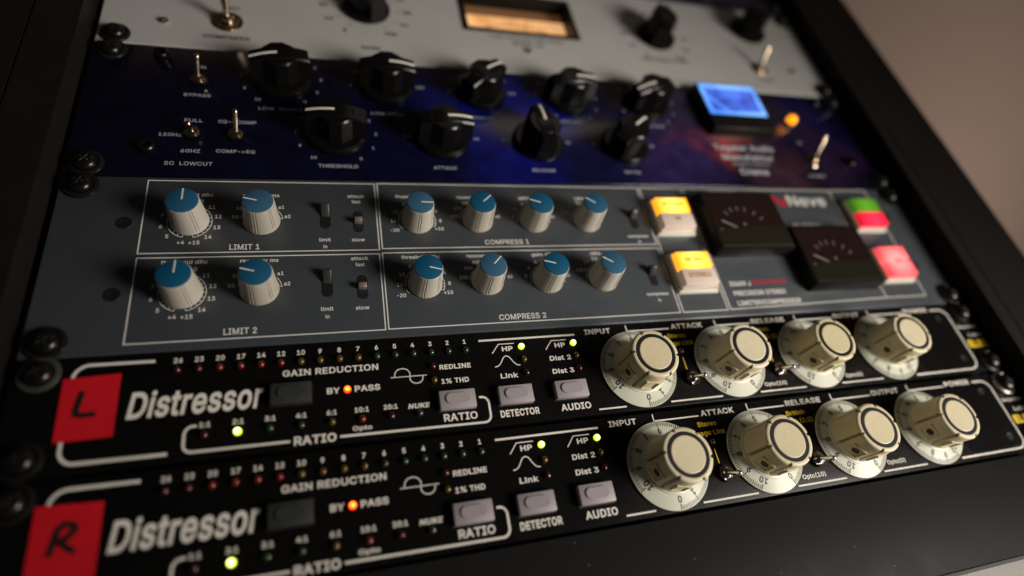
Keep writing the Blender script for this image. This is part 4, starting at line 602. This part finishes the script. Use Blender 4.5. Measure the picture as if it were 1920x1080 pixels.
    ln([(451.6, -3.6)] + arc(457.8, -9.6, 6, 90, 15, 8) + arc(458.5, -35.4, 6, -8, -90, 8) + [(416, -41.4)], .95)
    tx('Stereo', 271.0, 281.3, -8.2, 2.2, .015, 0, YL); tx('Image Link', 266.5, 284.6, -12.3, 2.2, .015, 0, YL); tx('British', 321.6, 332.4, -8.2, 2.2, .015, 0, YL); tx('Mode (1:1)', 317.5, 335.6, -12.2, 2.2, .015, 0, YL)
    stroke(YL, [(X(275.6), Y(-20.0)), (X(275.6), Y(-26.4))], .45); stroke(YL, [(X(326.9), Y(-20.0)), (X(326.9), Y(-26.4))], .45)
    led_part(u, X(275.4), Y(-16.8), 'wine'); led_part(u, X(326.6), Y(-16.8), 'wine')
    tx('Opto(10)', 316.3, 329.6, -37.9, 2.0, .015); tx('Opto(0)', 367.9, 379.4, -37.7, 2.0, .015)
    tx('Empirical', 466.2, 481.6, -15.6, 1.9, .02); tx('Labs', 471, 481, -20.9, 2.2, .02); tx('EL8X', 466.8, 481.8, -26.6, 4.6, .05, 0, YL)
    for x in (276.3, 327.8): toggle(u, X(x), Y(-31.2), (1.9, -1.9, 9.6), 3.8, None, 'chrome', (.85, 1.15), 'toggle_switch', 2.3, 3.0)
    for (x, n0, fr, of) in knobs: cream_knob(u, X(x), Y(-23.9), n0, fr, of)
    # recessed power plate at the right end
    b = BM(); prism(b, rrect(X(424), X(463), Y(-39.5), Y(-7.5), 3), .01, .05); part('power_plate', b, 'black_panel', u)
    for x, y in ((454.6, -9.2), (456.5, -34.6)): countersunk(u, X(x), Y(y), 1.5)
    print_on(pan, T, 'white_ink'); print_on(pan, YL, 'yellow_ink')
    for x, y, rim in ((8.7, -6.2, True), (8.7, -37.8, False), (473.9, -6.2, False), (473.9, -37.8, False)):
        rack_screw(u, X(x), Y(y), rim if extra else x > 400 and y > -10)
    return u
cream_compressor(0, 'upper of the two black compressors with cream dials, red tape marked L at its end', [(249.6, 6, 0, -38), (301, 5, .04, -22), (352.3, 5, .07, -24), (404, 3, 0, -36)], True)
cream_compressor(-45.4, 'lower of the two black compressors with cream dials, red tape marked R at its end', [(249.6, 6, 0, -41), (301, 5, 0, -23), (352.3, 5, .1, -21), (404, 3, 0, -40)], False)

# red tape stuck on the two panels
def tape(pts, letter, label):
    o = thing('red_tape', label, 'tape label', (26, pts[2][1], .30), 'red tape labels')
    b = BM(); n = 8; V = []
    for i in range(n + 1):
        for j in range(n + 1):
            s, v = i / n, j / n; p = [(1 - s) * (1 - v) * pts[0][k] + s * (1 - v) * pts[1][k] + s * v * pts[2][k] + (1 - s) * v * pts[3][k] for k in (0, 1)]
            V.append(b.verts.new((p[0] - 26, p[1] - pts[2][1], .10 + .05 * math.sin(5 * s + 3 * v) ** 2 + (.14 * (max(0, s - .85) / .15) ** 2 * v))))
    for i in range(n):
        for j in range(n): b.faces.new((V[i * (n + 1) + j], V[(i + 1) * (n + 1) + j], V[(i + 1) * (n + 1) + j + 1], V[i * (n + 1) + j + 1]))
    bmesh.ops.recalc_face_normals(b, faces=b.faces[:]); b.normal_update()
    if b.faces[0].normal.z < 0: bmesh.ops.reverse_faces(b, faces=b.faces[:]); b.normal_update()
    top = b.faces[:]; edge = [e for e in b.edges if len(e.link_faces) == 1]
    ex = bmesh.ops.extrude_edge_only(b, edges=edge); bmesh.ops.translate(b, vec=(0, 0, -.3), verts=[v for v in ex['geom'] if isinstance(v, bmesh.types.BMVert)])
    part('tape_strip', b, 'tape', o, smooth=60)
    b = BM()
    for ln_ in letter: stroke(b, [(x - 26, y - pts[2][1]) for x, y in ln_], 1.9, .36)
    part('marker_letter', b, 'marker', o)
tape([(16.6, -8.7), (34.9, -7.8), (35.1, -32.0), (17.0, -32.4)], [[(23.6, -14.0), (22.9, -17.5), (22.4, -21.6), (22.6, -22.8), (24.5, -23.2), (28.8, -23.1)]], 'red square of tape with a black handwritten letter L')
tape([(15.9, -53.5), (35.6, -54.3), (35.9, -79.0), (16.4, -79.6)], [[(22.2, -69.8), (22.9, -66.5), (23.6, -61.8), (25.3, -60.3), (28.0, -60.8), (28.6, -62.4), (26.8, -64.6), (24.0, -66.0)], [(24.6, -65.7), (26.6, -67.4), (29.4, -69.4)]], 'red square of tape with a black handwritten letter R')

# ================================================================== BLANK PANEL
bl = thing('blank_panel', 'plain matt black blank rack panel at the bottom of the rack', 'blank panel', (241.3, -133.2, 0))
panel(bl, 482.6, 42.8, 'blank', 0, 21.4, 3, .4)
for x in (8.7, 473.9):
    for y in (6.2, 37): rack_screw(bl, x - 241.3, y)

# ================================================================== GREY LIMITER (2U)
nv = thing('limiter_unit', 'slate grey limiter unit with blue-capped knobs, two black meters and lit square buttons', 'limiter', (241.3, 0, 0))
X = lambda x: x - 241.3
pan = panel(nv, 482.6, 88.3, 'grey_panel', 0, 44.45, 3, .8); chassis(nv, 88, 0, 44.45, 85)
T = BM(); RD = BM()
def tx(s, a, c, y, h, bold=.020, shear=0, bm=None): text(bm or T, s, X(a), (X(c) if not isinstance(c, str) and c is not None else c), y, h, bold, shear)
def rect(x0, x1, y0, y1, w=.55): stroke(T, [(X(x0), y0), (X(x1), y0), (X(x1), y1), (X(x0), y1)], w, closed=True)
rect(34, 134, 46.4, 86.3); rect(34, 133.8, 4.3, 44.1); rect(135.4, 283.6, 47, 86.6); rect(135.2, 283.4, 4.5, 44.5); rect(285.2, 312.6, 4.5, 86.7)
stroke(T, [(X(425.2), 54), (X(425.2), 87), (X(314.4), 86.8), (X(314.4), 4.6), (X(424.6), 6.6), (X(424.6), 16)], .6)
stroke(T, [(X(425.2), 87), (X(456), 87.6), (X(456), 6.7), (X(424.6), 6.6)], .6)
def scale_arc(cx, cy, r, angs, a0, a1):
    stroke(T, [(X(p[0]), p[1]) for p in arc(cx, cy, r, a0, a1, 40)], .32); stroke(T, [(X(p[0]), p[1]) for p in arc(cx, cy, r - 1.3, a0, a1, 40)], .2)
    for a in angs: stroke(T, [(X(cx + k * math.cos(R(a))), cy + k * math.sin(R(a))) for k in (r - 1.3, r)], .28)
for cy in (63.3, 26.8):
    cx = 52.5
    A = [254.5 - 30.2 * k for k in range(12)]; scale_arc(cx, cy, 9.0, [254.5 - 15.1 * k for k in range(23)], A[0], A[-1])
    for k, a in enumerate(A):
        s = str(4 + k); s = '+4' if k == 0 else '+15' if k == 11 else s
        tx(s, cx + 11.6 * math.cos(R(a)) + (.3 if k == 0 else 0), '0.92', cy + 11.6 * math.sin(R(a)) - (.2 if k in (0, 11) else 0), 2.0)
    tx('threshold dBu', 43.2, 60.9, cy + 14.9, 1.95); tx('recovery ms', 73.9, 89.5, cy + 15, 1.95)
    cx = 82.2
    stroke(T, [(X(p[0]), p[1]) for p in arc(cx, cy, 9.0, 40, 8, 8)] + [(X(cx + 7.7), cy + 1.6)], .3); stroke(T, [(X(p[0]), p[1]) for p in arc(cx, cy, 9.0, 170, 75, 12)], .3)
    for s, a in (('50', 168), ('100', 141), ('200', 112), ('800', 80)): tx(s, cx + 11.6 * math.cos(R(a)), '0.92', cy + 11.6 * math.sin(R(a)), 1.9)
    tx('a1', cx + 8.2, '0.92', cy + 8.0, 1.9); tx('a2', cx + 11, '0.92', cy + 2.6, 1.9)
    tx('limit', 107, 112.2, cy - 10.8, 1.9); tx('in', 109.6, '0.9', cy - 14.6, 1.9)
    tx('attack', 120.7, 128.6, cy + 15, 1.9); tx('fast', 124.6, '0.9', cy + 11.6, 1.9); tx('slow', 121.6, 127.6, cy - 11, 1.9)
    cx = 153.5; scale_arc(cx, cy, 9.2, [209, 194.5, 180, 166, 152, 137, 122, 92, 62, 31, 15, 0, -12, -24], 209, -24)
    for s, a in (('-20', 209), ('16', 180), ('12', 152), ('8', 122), ('4', 92), ('0', 62), ('4', 31), ('8', 0), ('+10', -25)): tx(s, cx + (11.6 + (1.4 if s in ('-20',) else 0)) * math.cos(R(a)), '0.92', cy + 11.6 * math.sin(R(a)), 1.95)
    tx('threshold dBu', 143.8, 161.9, cy + 15.1, 1.95)
    cx = 184; tx('recovery ms', 175.4, 190.6, cy + 15.1, 1.95)
    stroke(T, [(X(p[0]), p[1]) for p in arc(cx, cy, 8.9, 172, 70, 14)], .3); stroke(T, [(X(p[0]), p[1]) for p in arc(cx, cy, 8.9, 40, 10, 6)], .3)
    for s, a in (('100', 166), ('400', 137), ('800', 110), ('1500', 78), ('a1', 42), ('a2', 13)): tx(s, cx + 11.9 * math.cos(R(a)), '0.9', cy + 11.9 * math.sin(R(a)), 1.9)
    cx = 214.9; tx('gain dB', 209.3, 220.2, cy + 15.1, 1.95); stroke(T, [(X(p[0]), p[1]) for p in arc(cx, cy, 8.9, 190, -10, 24)], .3)
    for s, a in (('0', 167), ('4', 140), ('8', 113), ('12', 84), ('16', 52), ('20', 12)): tx(s, cx + 11.4 * math.cos(R(a)), '0.9', cy + 11.4 * math.sin(R(a)), 1.9)
    cx = 245.2; tx('ratio', 242.0, 248, cy + 15.1, 1.95); stroke(T, [(X(p[0]), p[1]) for p in arc(cx, cy, 8.9, 180, 10, 24)], .3)
    for s, a in (('1.5:1', 154), ('2:1', 124), ('3:1', 98), ('4:1', 64), ('6:1', 32)): tx(s, cx + 12 * math.cos(R(a)), '0.9', cy + 12 * math.sin(R(a)), 1.8)
    tx('compress', 267.3, 280, cy - 10.7, 1.8); tx('in', 273.6, '0.9', cy - 14.4, 1.8)
tx('LIMIT 1', 69.2, 81.5, 49.1, 2.9); tx('LIMIT 2', 69, 81.6, 7.5, 2.9); tx('COMPRESS 1', 186.2, 209.6, 49.9, 2.9, .015); tx('COMPRESS 2', 186.2, 209.7, 7.3, 2.9, .015)
tx('33609 J', 319.8, 333.6, 20.1, 2.9, .03); tx('DISCRETE', 335.8, 357.9, 20.5, 2.5, .03, 0, RD); tx('PRECISION STEREO', 320.1, 354.9, 14.1, 2.9, .022); tx('LIMITER/COMPRESSOR', 320.1, 362.4, 8.0, 2.9, .026)
tx('Neve', 388, 417.4, 78.4, 8.4, .012); tx('gain reduction 1', 331.8, 352.4, 85.0, 1.7); tx('gain reduction 2', 382.6, 403.8, 60.2, 1.7)
stroke(RD, [(X(374.0), 77.6), (X(374.9), 81.3), (X(377.6), 81.2), (X(382.0), 75.7), (X(384.8), 75.6), (X(385.7), 79.8)], 3.0)
print_on(pan, T, 'grey_ink'); print_on(pan, RD, 'red_ink')
def nk(a, r, z):
    d = min(abs((math.degrees(a) - g + 180) % 360 - 180) for g in range(30, 360, 60))
    d2 = abs(d - 4.6)
    return r - (.32 if d2 < 1.7 else 0)
_nk = []
def blue_knob(x, y, ang):
    if _nk: return inst(_nk[0], nv, (X(x), y, 0), ang)
    b = BM(); lathe(b, [(0, .2), (7.9, .2), (8.0, .6), (7.85, 1.4), (7.7, 2.2), (6.75, 13.6), (6.55, 14.5), (6.2, 14.75), (0, 14.75)], 200, rfun=lambda a, r, z: nk(a, r, z) if 1.2 < z < 14.6 else r)
    k = part('control_knob', b, 'knob_grey', nv, (X(x), y, 0), ang, 35)
    c = BM(); lathe(c, [(6.35, 14.7), (6.3, 15.1), (6.0, 15.25), (0, 15.25)], 64); part('blue_cap', c, 'cap_blue', k, smooth=40)
    l = BM(); box(l, .4, 6.15, -.27, .27, 15.2, 15.32); part('pointer_line', l, 'white_line', k); _nk.append(k); return k
for x, y, a in ((52.5, 63.3, 89), (82.2, 63.3, 165), (52.5, 26.8, 87), (82.2, 26.8, 163), (153.5, 63.3, -3), (184.3, 63.6, 42), (214.9, 63.3, 160), (245.3, 63.3, 145), (153.5, 26.9, -16), (183.6, 27.2, 46), (214.8, 26.9, 164), (245, 26.6, 147)):
    blue_knob(x, y, a)
def slot_switch(x, y, tilt, m='bat', L=3.4, label=None):
    b = BM(); prism(b, rrect(-2.3, 2.3, -6.4, 6.0, 2.2), .01, .14); o = part('slide_switch', b, 'slot', nv, (X(x), y, 0), 0, label=label)
    l = BM(); box(l, -1.9, 1.9, -1.25, 1.25, -2, L, .35, 2, top=.1)
    bmesh.ops.rotate(l, cent=(0, 0, -2), matrix=Matrix.Rotation(R(tilt), 3, 'X'), verts=l.verts[:]); part('lever', l, m, o, smooth=40)
for cy in (65.0, 28.0): slot_switch(110, cy + .3, -46, 'shaded_bat', 6.2)
for cy in (63.0, 26.6): slot_switch(125.1, cy, 8)
for cy in (64.0, 27.2): slot_switch(274.1, cy, -30, 'shaded_bat', 5.2)
for x, y in ((27.1, 62.5), (27.2, 26.8), (461.3, 64.9), (460.6, 28)): countersunk(nv, X(x), y, 2.7)
def meter(parent, x0, x1, y0, y1, h=8.2):
    cx, cy = (x0 + x1) / 2, (y0 + y1) / 2; w, l = x1 - x0, y1 - y0
    b = BM(); box(b, -w / 2, w / 2, -l / 2, l / 2, -.5, h, .7, 2, top=.9); o = part('meter', b, 'meter_body', parent, (X(cx), cy, 0), 0, 40)
    f = BM(); box(f, -w / 2 + 2.2, w / 2 - 2.2, -l / 2 + 15.5, l / 2 - 2.4, h - .3, h + .06); part('meter_face', f, 'meter_face', o)
    g = BM(); box(g, -w / 2 + 1.9, w / 2 - 1.9, -l / 2 + 2.6, -l / 2 + 15.0, h - .3, h + .09, .15, 1); part('lower_bezel', g, 'meter_bezel', o)
    k = BM(); px, py = -3.6, -l / 2 + 12.6
    for a in (176, 127, 110, 93, 74, 52, 33): stroke(k, [(px + r * math.cos(R(a)), py + r * math.sin(R(a))) for r in ((14.2, 17.4) if a < 170 else (16.2, 17.4))], 1.0, h + .10)
    lathe(k, [(1.1, h + .10), (0, h + .11)], 14, px + .2, py + 4.6); part('scale_marks', k, 'meter_mark', o)
    k = BM(); stroke(k, [(px - 6.2, py + 2.4), (px - 14.6, py + 7.4)], .9, h + .16); part('needle', k, 'meter_needle', o)
    return o
meter(nv, 317, 369, 37.2, 79.2); meter(nv, 369.6, 421.4, 12.6, 54.4)
def lit_button(x, y, up, low, words=(), wcol='dark_ink'):
    b = BM(); box(b, -12.6, 12.6, -12.5, 12.5, 0, 1.9, .4, 2, top=.7); o = part('square_button', b, 'bezel_grey', nv, (X(x), y, 0), 0, 40)
    a = BM(); box(a, -10.65, 10.65, .12, 10.6, 1.2, 7.0, .6, 2, top=.5); part('upper_lens', a, up, o, smooth=40)
    a = BM(); box(a, -10.65, 10.65, -10.6, -.12, 1.2, 7.0, .6, 2, top=.5); part('lower_lens', a, low, o, smooth=40)
    a = BM()
    for q in ((-11.15, -10.65, -11.1, 11.1), (10.65, 11.15, -11.1, 11.1), (-10.65, 10.65, -11.1, -10.6), (-10.65, 10.65, 10.6, 11.1)): box(a, *q, 1.2, 3.8, .15, 1)
    part('clear_frame', a, 'lens_clear', o)
    k = BM()
    for s, yy, h in words: text(k, s, 0, '0.95', yy, h, .02, z=7.06)
    if words: part('button_lettering', k, wcol, o)
MT['amber_ink'] = mat('amber_ink', (.35, .14, .01), .5)
lit_button(298.0, 64.2, 'lens_amber', 'lens_white', (('BYPASS', 5.4, 2.6), ('IN', -4.4, 2.6)), 'amber_ink'); lit_button(298, 27.3, 'lens_amber', 'lens_white', (('MONO', 5.2, 2.8), ('STEREO', -4.6, 2.8)), 'amber_ink')
lit_button(440.6, 65.2, 'lens_green', 'lens_red'); lit_button(440.2, 28, 'lens_pink', 'lens_pink', (('ON', -.2, 3.0),), 'red_ink')
for x, y in ((8.7, 6.3), (8.7, 82.5), (473.9, 6.3), (473.9, 82.5)): rack_screw(nv, X(x), y)

# ================================================================== NIGHT-BLUE EQUALISER (2U)
bu = thing('equaliser_unit', 'night blue equaliser unit with black pointer knobs and a glowing blue meter', 'equaliser', (241.3, 88.9, 0))
Y0 = 88.9
pan = panel(bu, 482.6, 88.2, 'nebula', 0, 44.45, 3, .4); chassis(bu, 88, 0, 44.45)
T = BM()
def tx(s, a, c, y, h, bold=.012, shear=0, bm=None): text(bm or T, s, X(a), (X(c) if not isinstance(c, str) and c is not None else c), y - Y0, h, bold, shear)
def pointer_knob(parent, x, y, ang, r=15.3, h=17.4, m='black_knob', line=True, name='pointer_knob'):
    b = BM(); sag = .011; z = lambda q: h - sag * q * q
    lathe(b, [(0, .3), (r, .3), (r + .1, 1.0), (r - .2, 2.4), (r - 1.6, 3.4), (0, 3.6)], 64)
    n = 14; L = r - .4                                     # the bar, with a gently domed top
    for side_ in (0,):
        rows = []
        for i in range(n + 1):
            q = -L + 2 * L * i / n; wd_ = 5.2 - .035 * abs(q) * 1.0
            rows.append([b.verts.new((q * 1.0, -wd_ - .5, 2.5)), b.verts.new((q * .985, -wd_, z(q) - .9)), b.verts.new((q * .98, -wd_ + .8, z(q))), b.verts.new((q * .98, wd_ - .8, z(q))), b.verts.new((q * .985, wd_, z(q) - .9)), b.verts.new((q, wd_ + .5, 2.5))])
        for A, B in zip(rows, rows[1:]):
            for j in range(5): b.faces.new((A[j], B[j], B[j + 1], A[j + 1]))
        b.faces.new(rows[0]); b.faces.new(rows[-1][::-1])
    lathe(b, [(10.2, 2.5), (9.6, h - 1.6), (8.8, h - .7), (0, h - .65)], 10)
    o = part(name, b, m, parent, (X(x), y, 0), ang, 28)
    if line:
        k = BM(); V = []
        for i in range(11):
            q = .8 + (L * .985 - .8) * i / 10; V.append([k.verts.new((q, sgn * .7, z(q) + zz)) for sgn, zz in ((-1, -.1), (-1, .2), (1, .2), (1, -.1))])
        for A, B in zip(V, V[1:]):
            for j in range(4): k.faces.new((A[j], B[j], B[(j + 1) % 4], A[(j + 1) % 4]))
        k.faces.new(V[0]); k.faces.new(V[-1][::-1]); part('pointer_line', k, 'white_line', o)
    return o
base = None
for (x, y, a) in ((89.8, 158.5, 188), (145.3, 158.5, 2), (201, 158.5, 40), (256.8, 158.5, 8), (312.6, 158.5, 199), (117, 119.5, 176), (173, 119.5, 6), (229, 119.5, 91), (285.3, 119.5, 41)):
    if base is None: base = pointer_knob(bu, x, y - Y0, a)
    else: inst(base, bu, (X(x), y - Y0, 0), a)
    lows = y < 130
    nums = ['0', '1', '2', '3', '4', '5', '6', '7', '8', '9', '10']
    if x in (117, 89.8, 312.6, 256.8):
        for k, s in enumerate(nums[::1]):
            aa = -55 + 29 * k
            tx(s, x + 20.2 * math.cos(R(aa)), '1.0', y + 20.2 * math.sin(R(aa)), 1.9)
    else:
        for s, aa in ((('30', 2), ('10', 60), ('3', 120), ('0.1', 178)) if lows else (('200', 1), ('60', 35), ('30', 90), ('20', 150), ('0', 183))):
            tx(s, x + 19.4 * math.cos(R(aa)), '1.0', y + 19.4 * math.sin(R(aa)), 1.9)
for s, a, c, y, h in (('BYPASS', 43.8, 56, 142.5, 2.1), ('IN', 48.6, 52.4, 163.3, 2.1), ('FULL', 45.5, 53.6, 124.8, 2.1), ('EQ->COMP', 60.7, 78, 124.9, 2.1), ('120HZ', 35.1, 45.2, 114.9, 2.1), ('60HZ', 45.4, 53.8, 104.8, 2.1), ('COMP->EQ', 60.6, 78, 105.3, 2.1),
                      ('SC  LOWCUT', 39.2, 59.6, 96.9, 2.2), ('LOW  BOOST', 78.8, 100.4, 135.6, 2.1), ('LOW FREQ', 135.6, 153.4, 136.2, 2.1), ('HIGH FREQ', 192, 209.8, 136.9, 2.1), ('HIGH BOOST', 246.6, 267, 137.6, 2.1), ('OUTPUT', 306, 320.2, 137.6, 2.1),
                      ('THRESHOLD', 107.4, 126.9, 97.6, 2.2), ('ATTACK', 165.8, 178.4, 98.2, 2.1), ('RELEASE', 221.6, 235.5, 98.3, 2.1), ('RATIO', 279.6, 290.3, 98.6, 2.1), ('ON', 421.5, 425.2, 129.2, 2), ('POWER', 416.8, 429.6, 99.4, 2)): tx(s, a, c, y, h)
tx('Tegeler Audio', 350.6, 397.8, 122.0, 5.0, .03); tx('Manufaktur', 354, 393.8, 113.7, 5.0, .026); tx('PROGRAM EQ / COMPRESSOR', 359.6, 388.4, 107.8, 1.9, .01); tx('Creme', 362.6, 384.6, 101.7, 5.4, .03)
print_on(pan, T, 'blue_ink')
toggle(bu, X(50), 152.6 - Y0, (.9, 5.4, 13.0)); toggle(bu, X(50), 115.4 - Y0, (-.6, -1.6, 9.8)); toggle(bu, X(69.3), 115.4 - Y0, (1.0, 4.8, 13.5)); toggle(bu, X(426), 113 - Y0, (3.5, 8.8, 15.5), 4.6, 6.0, 'brass', (.95, 1.3))
for x, y in ((31.3, 169.8), (31.5, 105.6), (457, 169.8), (457, 112)): small_screw(bu, X(x), y - Y0, 3.7, 3.2)
b = BM(); box(b, -25, 25, -21.5, 21.5, -.5, 7, .7, 2, top=1.0); mt = part('meter', b, 'meter_body', bu, (X(376.5), 153.3 - Y0, 0), 0, 40)
f = BM(); box(f, -22.6, 22.6, -8.3, 19.8, 6.6, 7.06); part('glowing_scale', f, 'blue_face', mt)
f = BM()
for (x0, x1, y0, y1) in ((-22.6, 22.6, 16.3, 19.8), (-22.6, 22.6, -8.3, -5.2), (-22.6, -19.3, -5.2, 16.3), (19.6, 22.6, -5.2, 16.3)): box(f, x0, x1, y0, y1, 6.8, 7.12)
prism(f, [(-19, 7), (-17.2, 8.4), (-6.4, -4.6), (-9.6, -4.6)], 6.8, 7.12); part('glowing_edge', f, 'blue_glow', mt)
b = BM(); lathe(b, [(4.4, 0), (4.4, 1.2), (3.6, 1.5)], 32); o = part('pilot_lamp', b, 'chrome', bu, (X(424.5), 148.3 - Y0, 0), 0, 40)
b = BM(); lathe(b, [(3.5, .8), (3.5, 3.2)] + [(3.5 * math.cos(R(a)), 3.2 + 3.0 * math.sin(R(a))) for a in (20, 40, 60, 78)] + [(0, 6.2)], 32); part('lamp_lens', b, 'lamp_orange', o, smooth=60)
for x, y in ((8.7, 95.2), (8.7, 171.4), (473.9, 95.2), (473.9, 171.4)): rack_screw(bu, X(x), y - Y0)

# ================================================================== SILVER LEVELLER
sv = thing('leveller_unit', 'silver white leveller unit with a warm lit needle meter and black knobs', 'leveller', (241.3, 177.8, 0))
Y0 = 177.8; HS = 96.6
b = BM(); wx0, wx1, wy0, wy1 = X(200.2), X(279.6), 217.4 - Y0, 256.5 - Y0
def ring(z, x0, x1, y0, y1): return [b.verts.new(q) for q in ((x0, y0, z), (x1, y0, z), (x1, y1, z), (x0, y1, z))]
o1 = ring(-.4, -241.3, 241.3, .3, HS); o2 = ring(0, -240.9, 240.9, .7, HS - .4); i1 = ring(0, wx0, wx1, wy0, wy1); i2 = ring(-3, wx0, wx1, wy0, wy1); o0 = ring(-3, -241.3, 241.3, .3, HS)
for A, B in ((o0, o1), (o1, o2), (o2, i1), (i1, i2)):
    for i in range(4): b.faces.new((A[i], A[(i + 1) % 4], B[(i + 1) % 4], B[i]))
pan = part('front_panel', b, 'silver', sv)
b = BM(); box(b, -216, 216, 1, HS - 1, -150, -14.0); part('chassis', b, 'dark', sv)
T = BM()
# recessed meter
b = BM()
for (x0, x1, y0, y1) in ((wx0 - 1.5, wx0 + 2.2, wy0 - 1.5, wy1 + 1.5), (wx1 - 2.2, wx1 + 1.5, wy0 - 1.5, wy1 + 1.5), (wx0 + 2.2, wx1 - 2.2, wy0 - 1.5, wy0 + 1.6), (wx0 + 2.2, wx1 - 2.2, wy1 - 1.6, wy1 + 1.5)): box(b, x0, x1, y0, y1, -12, .8, .2, 1)
vu = part('meter', b, 'meter_body', sv)
b = BM(); box(b, wx0 + 2.2, wx1 - 2.2, wy0 + 1.6, wy1 - 11, -12, -9); part('lit_scale', b, 'amber_face', vu)
b = BM(); box(b, wx0 + 2.2, wx1 - 2.2, wy1 - 11, wy1 - 1.6, -12, -9); part('upper_scale', b, 'amber_dark', vu)
b = BM(); prism(b, [(wx0 + 50, wy0 + 6), (wx0 + 66, wy0 + 4), (wx0 + 66, wy0 + 12), (wx0 + 50, wy0 + 13)], -9, -8.9); part('red_zone', b, 'amber_red', vu)
b = BM(); stroke(b, arc((wx0 + wx1) / 2, wy0 - 30, 50, 62, 118, 20), .6, -8.8)
for a in range(64, 118, 6): stroke(b, [((wx0 + wx1) / 2 + r * math.cos(R(a)), wy0 - 30 + r * math.sin(R(a))) for r in (50, 53)], .5, -8.8)
part('scale_marks', b, 'dark_ink', vu)
b = BM(); stroke(b, [((wx0 + wx1) / 2 + 2, wy0 + 2), (wx0 + 49, wy0 + 24)], .5, -7.5); part('needle', b, 'dark_ink', vu)
def tx(s, a, c, y, h, bold=.012, shear=0): text(T, s, X(a), (X(c) if not isinstance(c, str) and c is not None else c), y - Y0, h, bold, shear)
for cx, cy, r in ((138, 226, 14.6), (343.3, 229, 15.0), (432.5, 248, 15.0)):
    pointer_knob(sv, cx, cy - Y0, {138: 118, 343.3: 75, 432.5: 60}[cx], r, 19, line=False)
    if cx < 400:
        for k in range(11):
            a = -58 - 29.5 * k + 0; a = 238 - 29.6 * k
            tx(str(k * 10), cx + 25.5 * math.cos(R(a)), '1.0', cy + 25.5 * math.sin(R(a)), 3.1, .035); stroke(T, [(X(cx + q * math.cos(R(a))), cy - Y0 + q * math.sin(R(a))) for q in (18, 21)], .5)
tx('COMPRESS', 49.3, 72.8, 188.6, 2.9, .03); tx('LIMIT', 58, 67, 214, 2.7, .03); tx('GAIN', 133, 144, 190, 2.9, .03); tx('PEAK REDUCTION', 325, 362, 203.5, 2.9, .03); tx('POWER', 419, 433, 192, 2.7, .03)
tx('TUBE LEVELING AMPLIFIER', 215, 267, 211.8, 2.5, .02); tx('MODEL 2A', 230, 252, 206.6, 2.6, .03)
print_on(pan, T, 'dark_ink')
toggle(sv, X(61), 201.6 - Y0, (.2, 2.0, 16.0), 6.2, 8.2, 'brass', (1.5, 2.3), 'toggle_switch', 4.0, 4.2); toggle(sv, X(424), 203.6 - Y0, (2.2, 8.0, 15), 4.8, 6.5, 'brass', (1.05, 1.5), 'toggle_switch', 3.2, 3.6)
for x, y in ((30, 197.4), (454.4, 203.2), (239.9, 199.6)): small_screw(sv, X(x), y - Y0, 2.2, 1.5, 'brass')
for x, y in ((8.7, 184.2), (473.9, 184.2), (473.9, 266)): rack_screw(sv, X(x), y - Y0)

# ================================================================== UNIT ABOVE (only its lower edge shows)
tp = thing('processor_unit', 'dark navy processor unit at the top edge, above the silver unit', 'processor', (241.3, 274.9, 0))
MT['navy'] = mat('navy_paint', (.012, .013, .030), .25, var=.2)
panel(tp, 482.6, 76, 'navy', 0, 38.3, 3, .4); chassis(tp, 76, 0, 38.3)
small_screw(tp, X(408), 5.6, 2.0, 1.4, 'chrome')
for x in (8.7, 473.9): rack_screw(tp, X(x), 6.3)
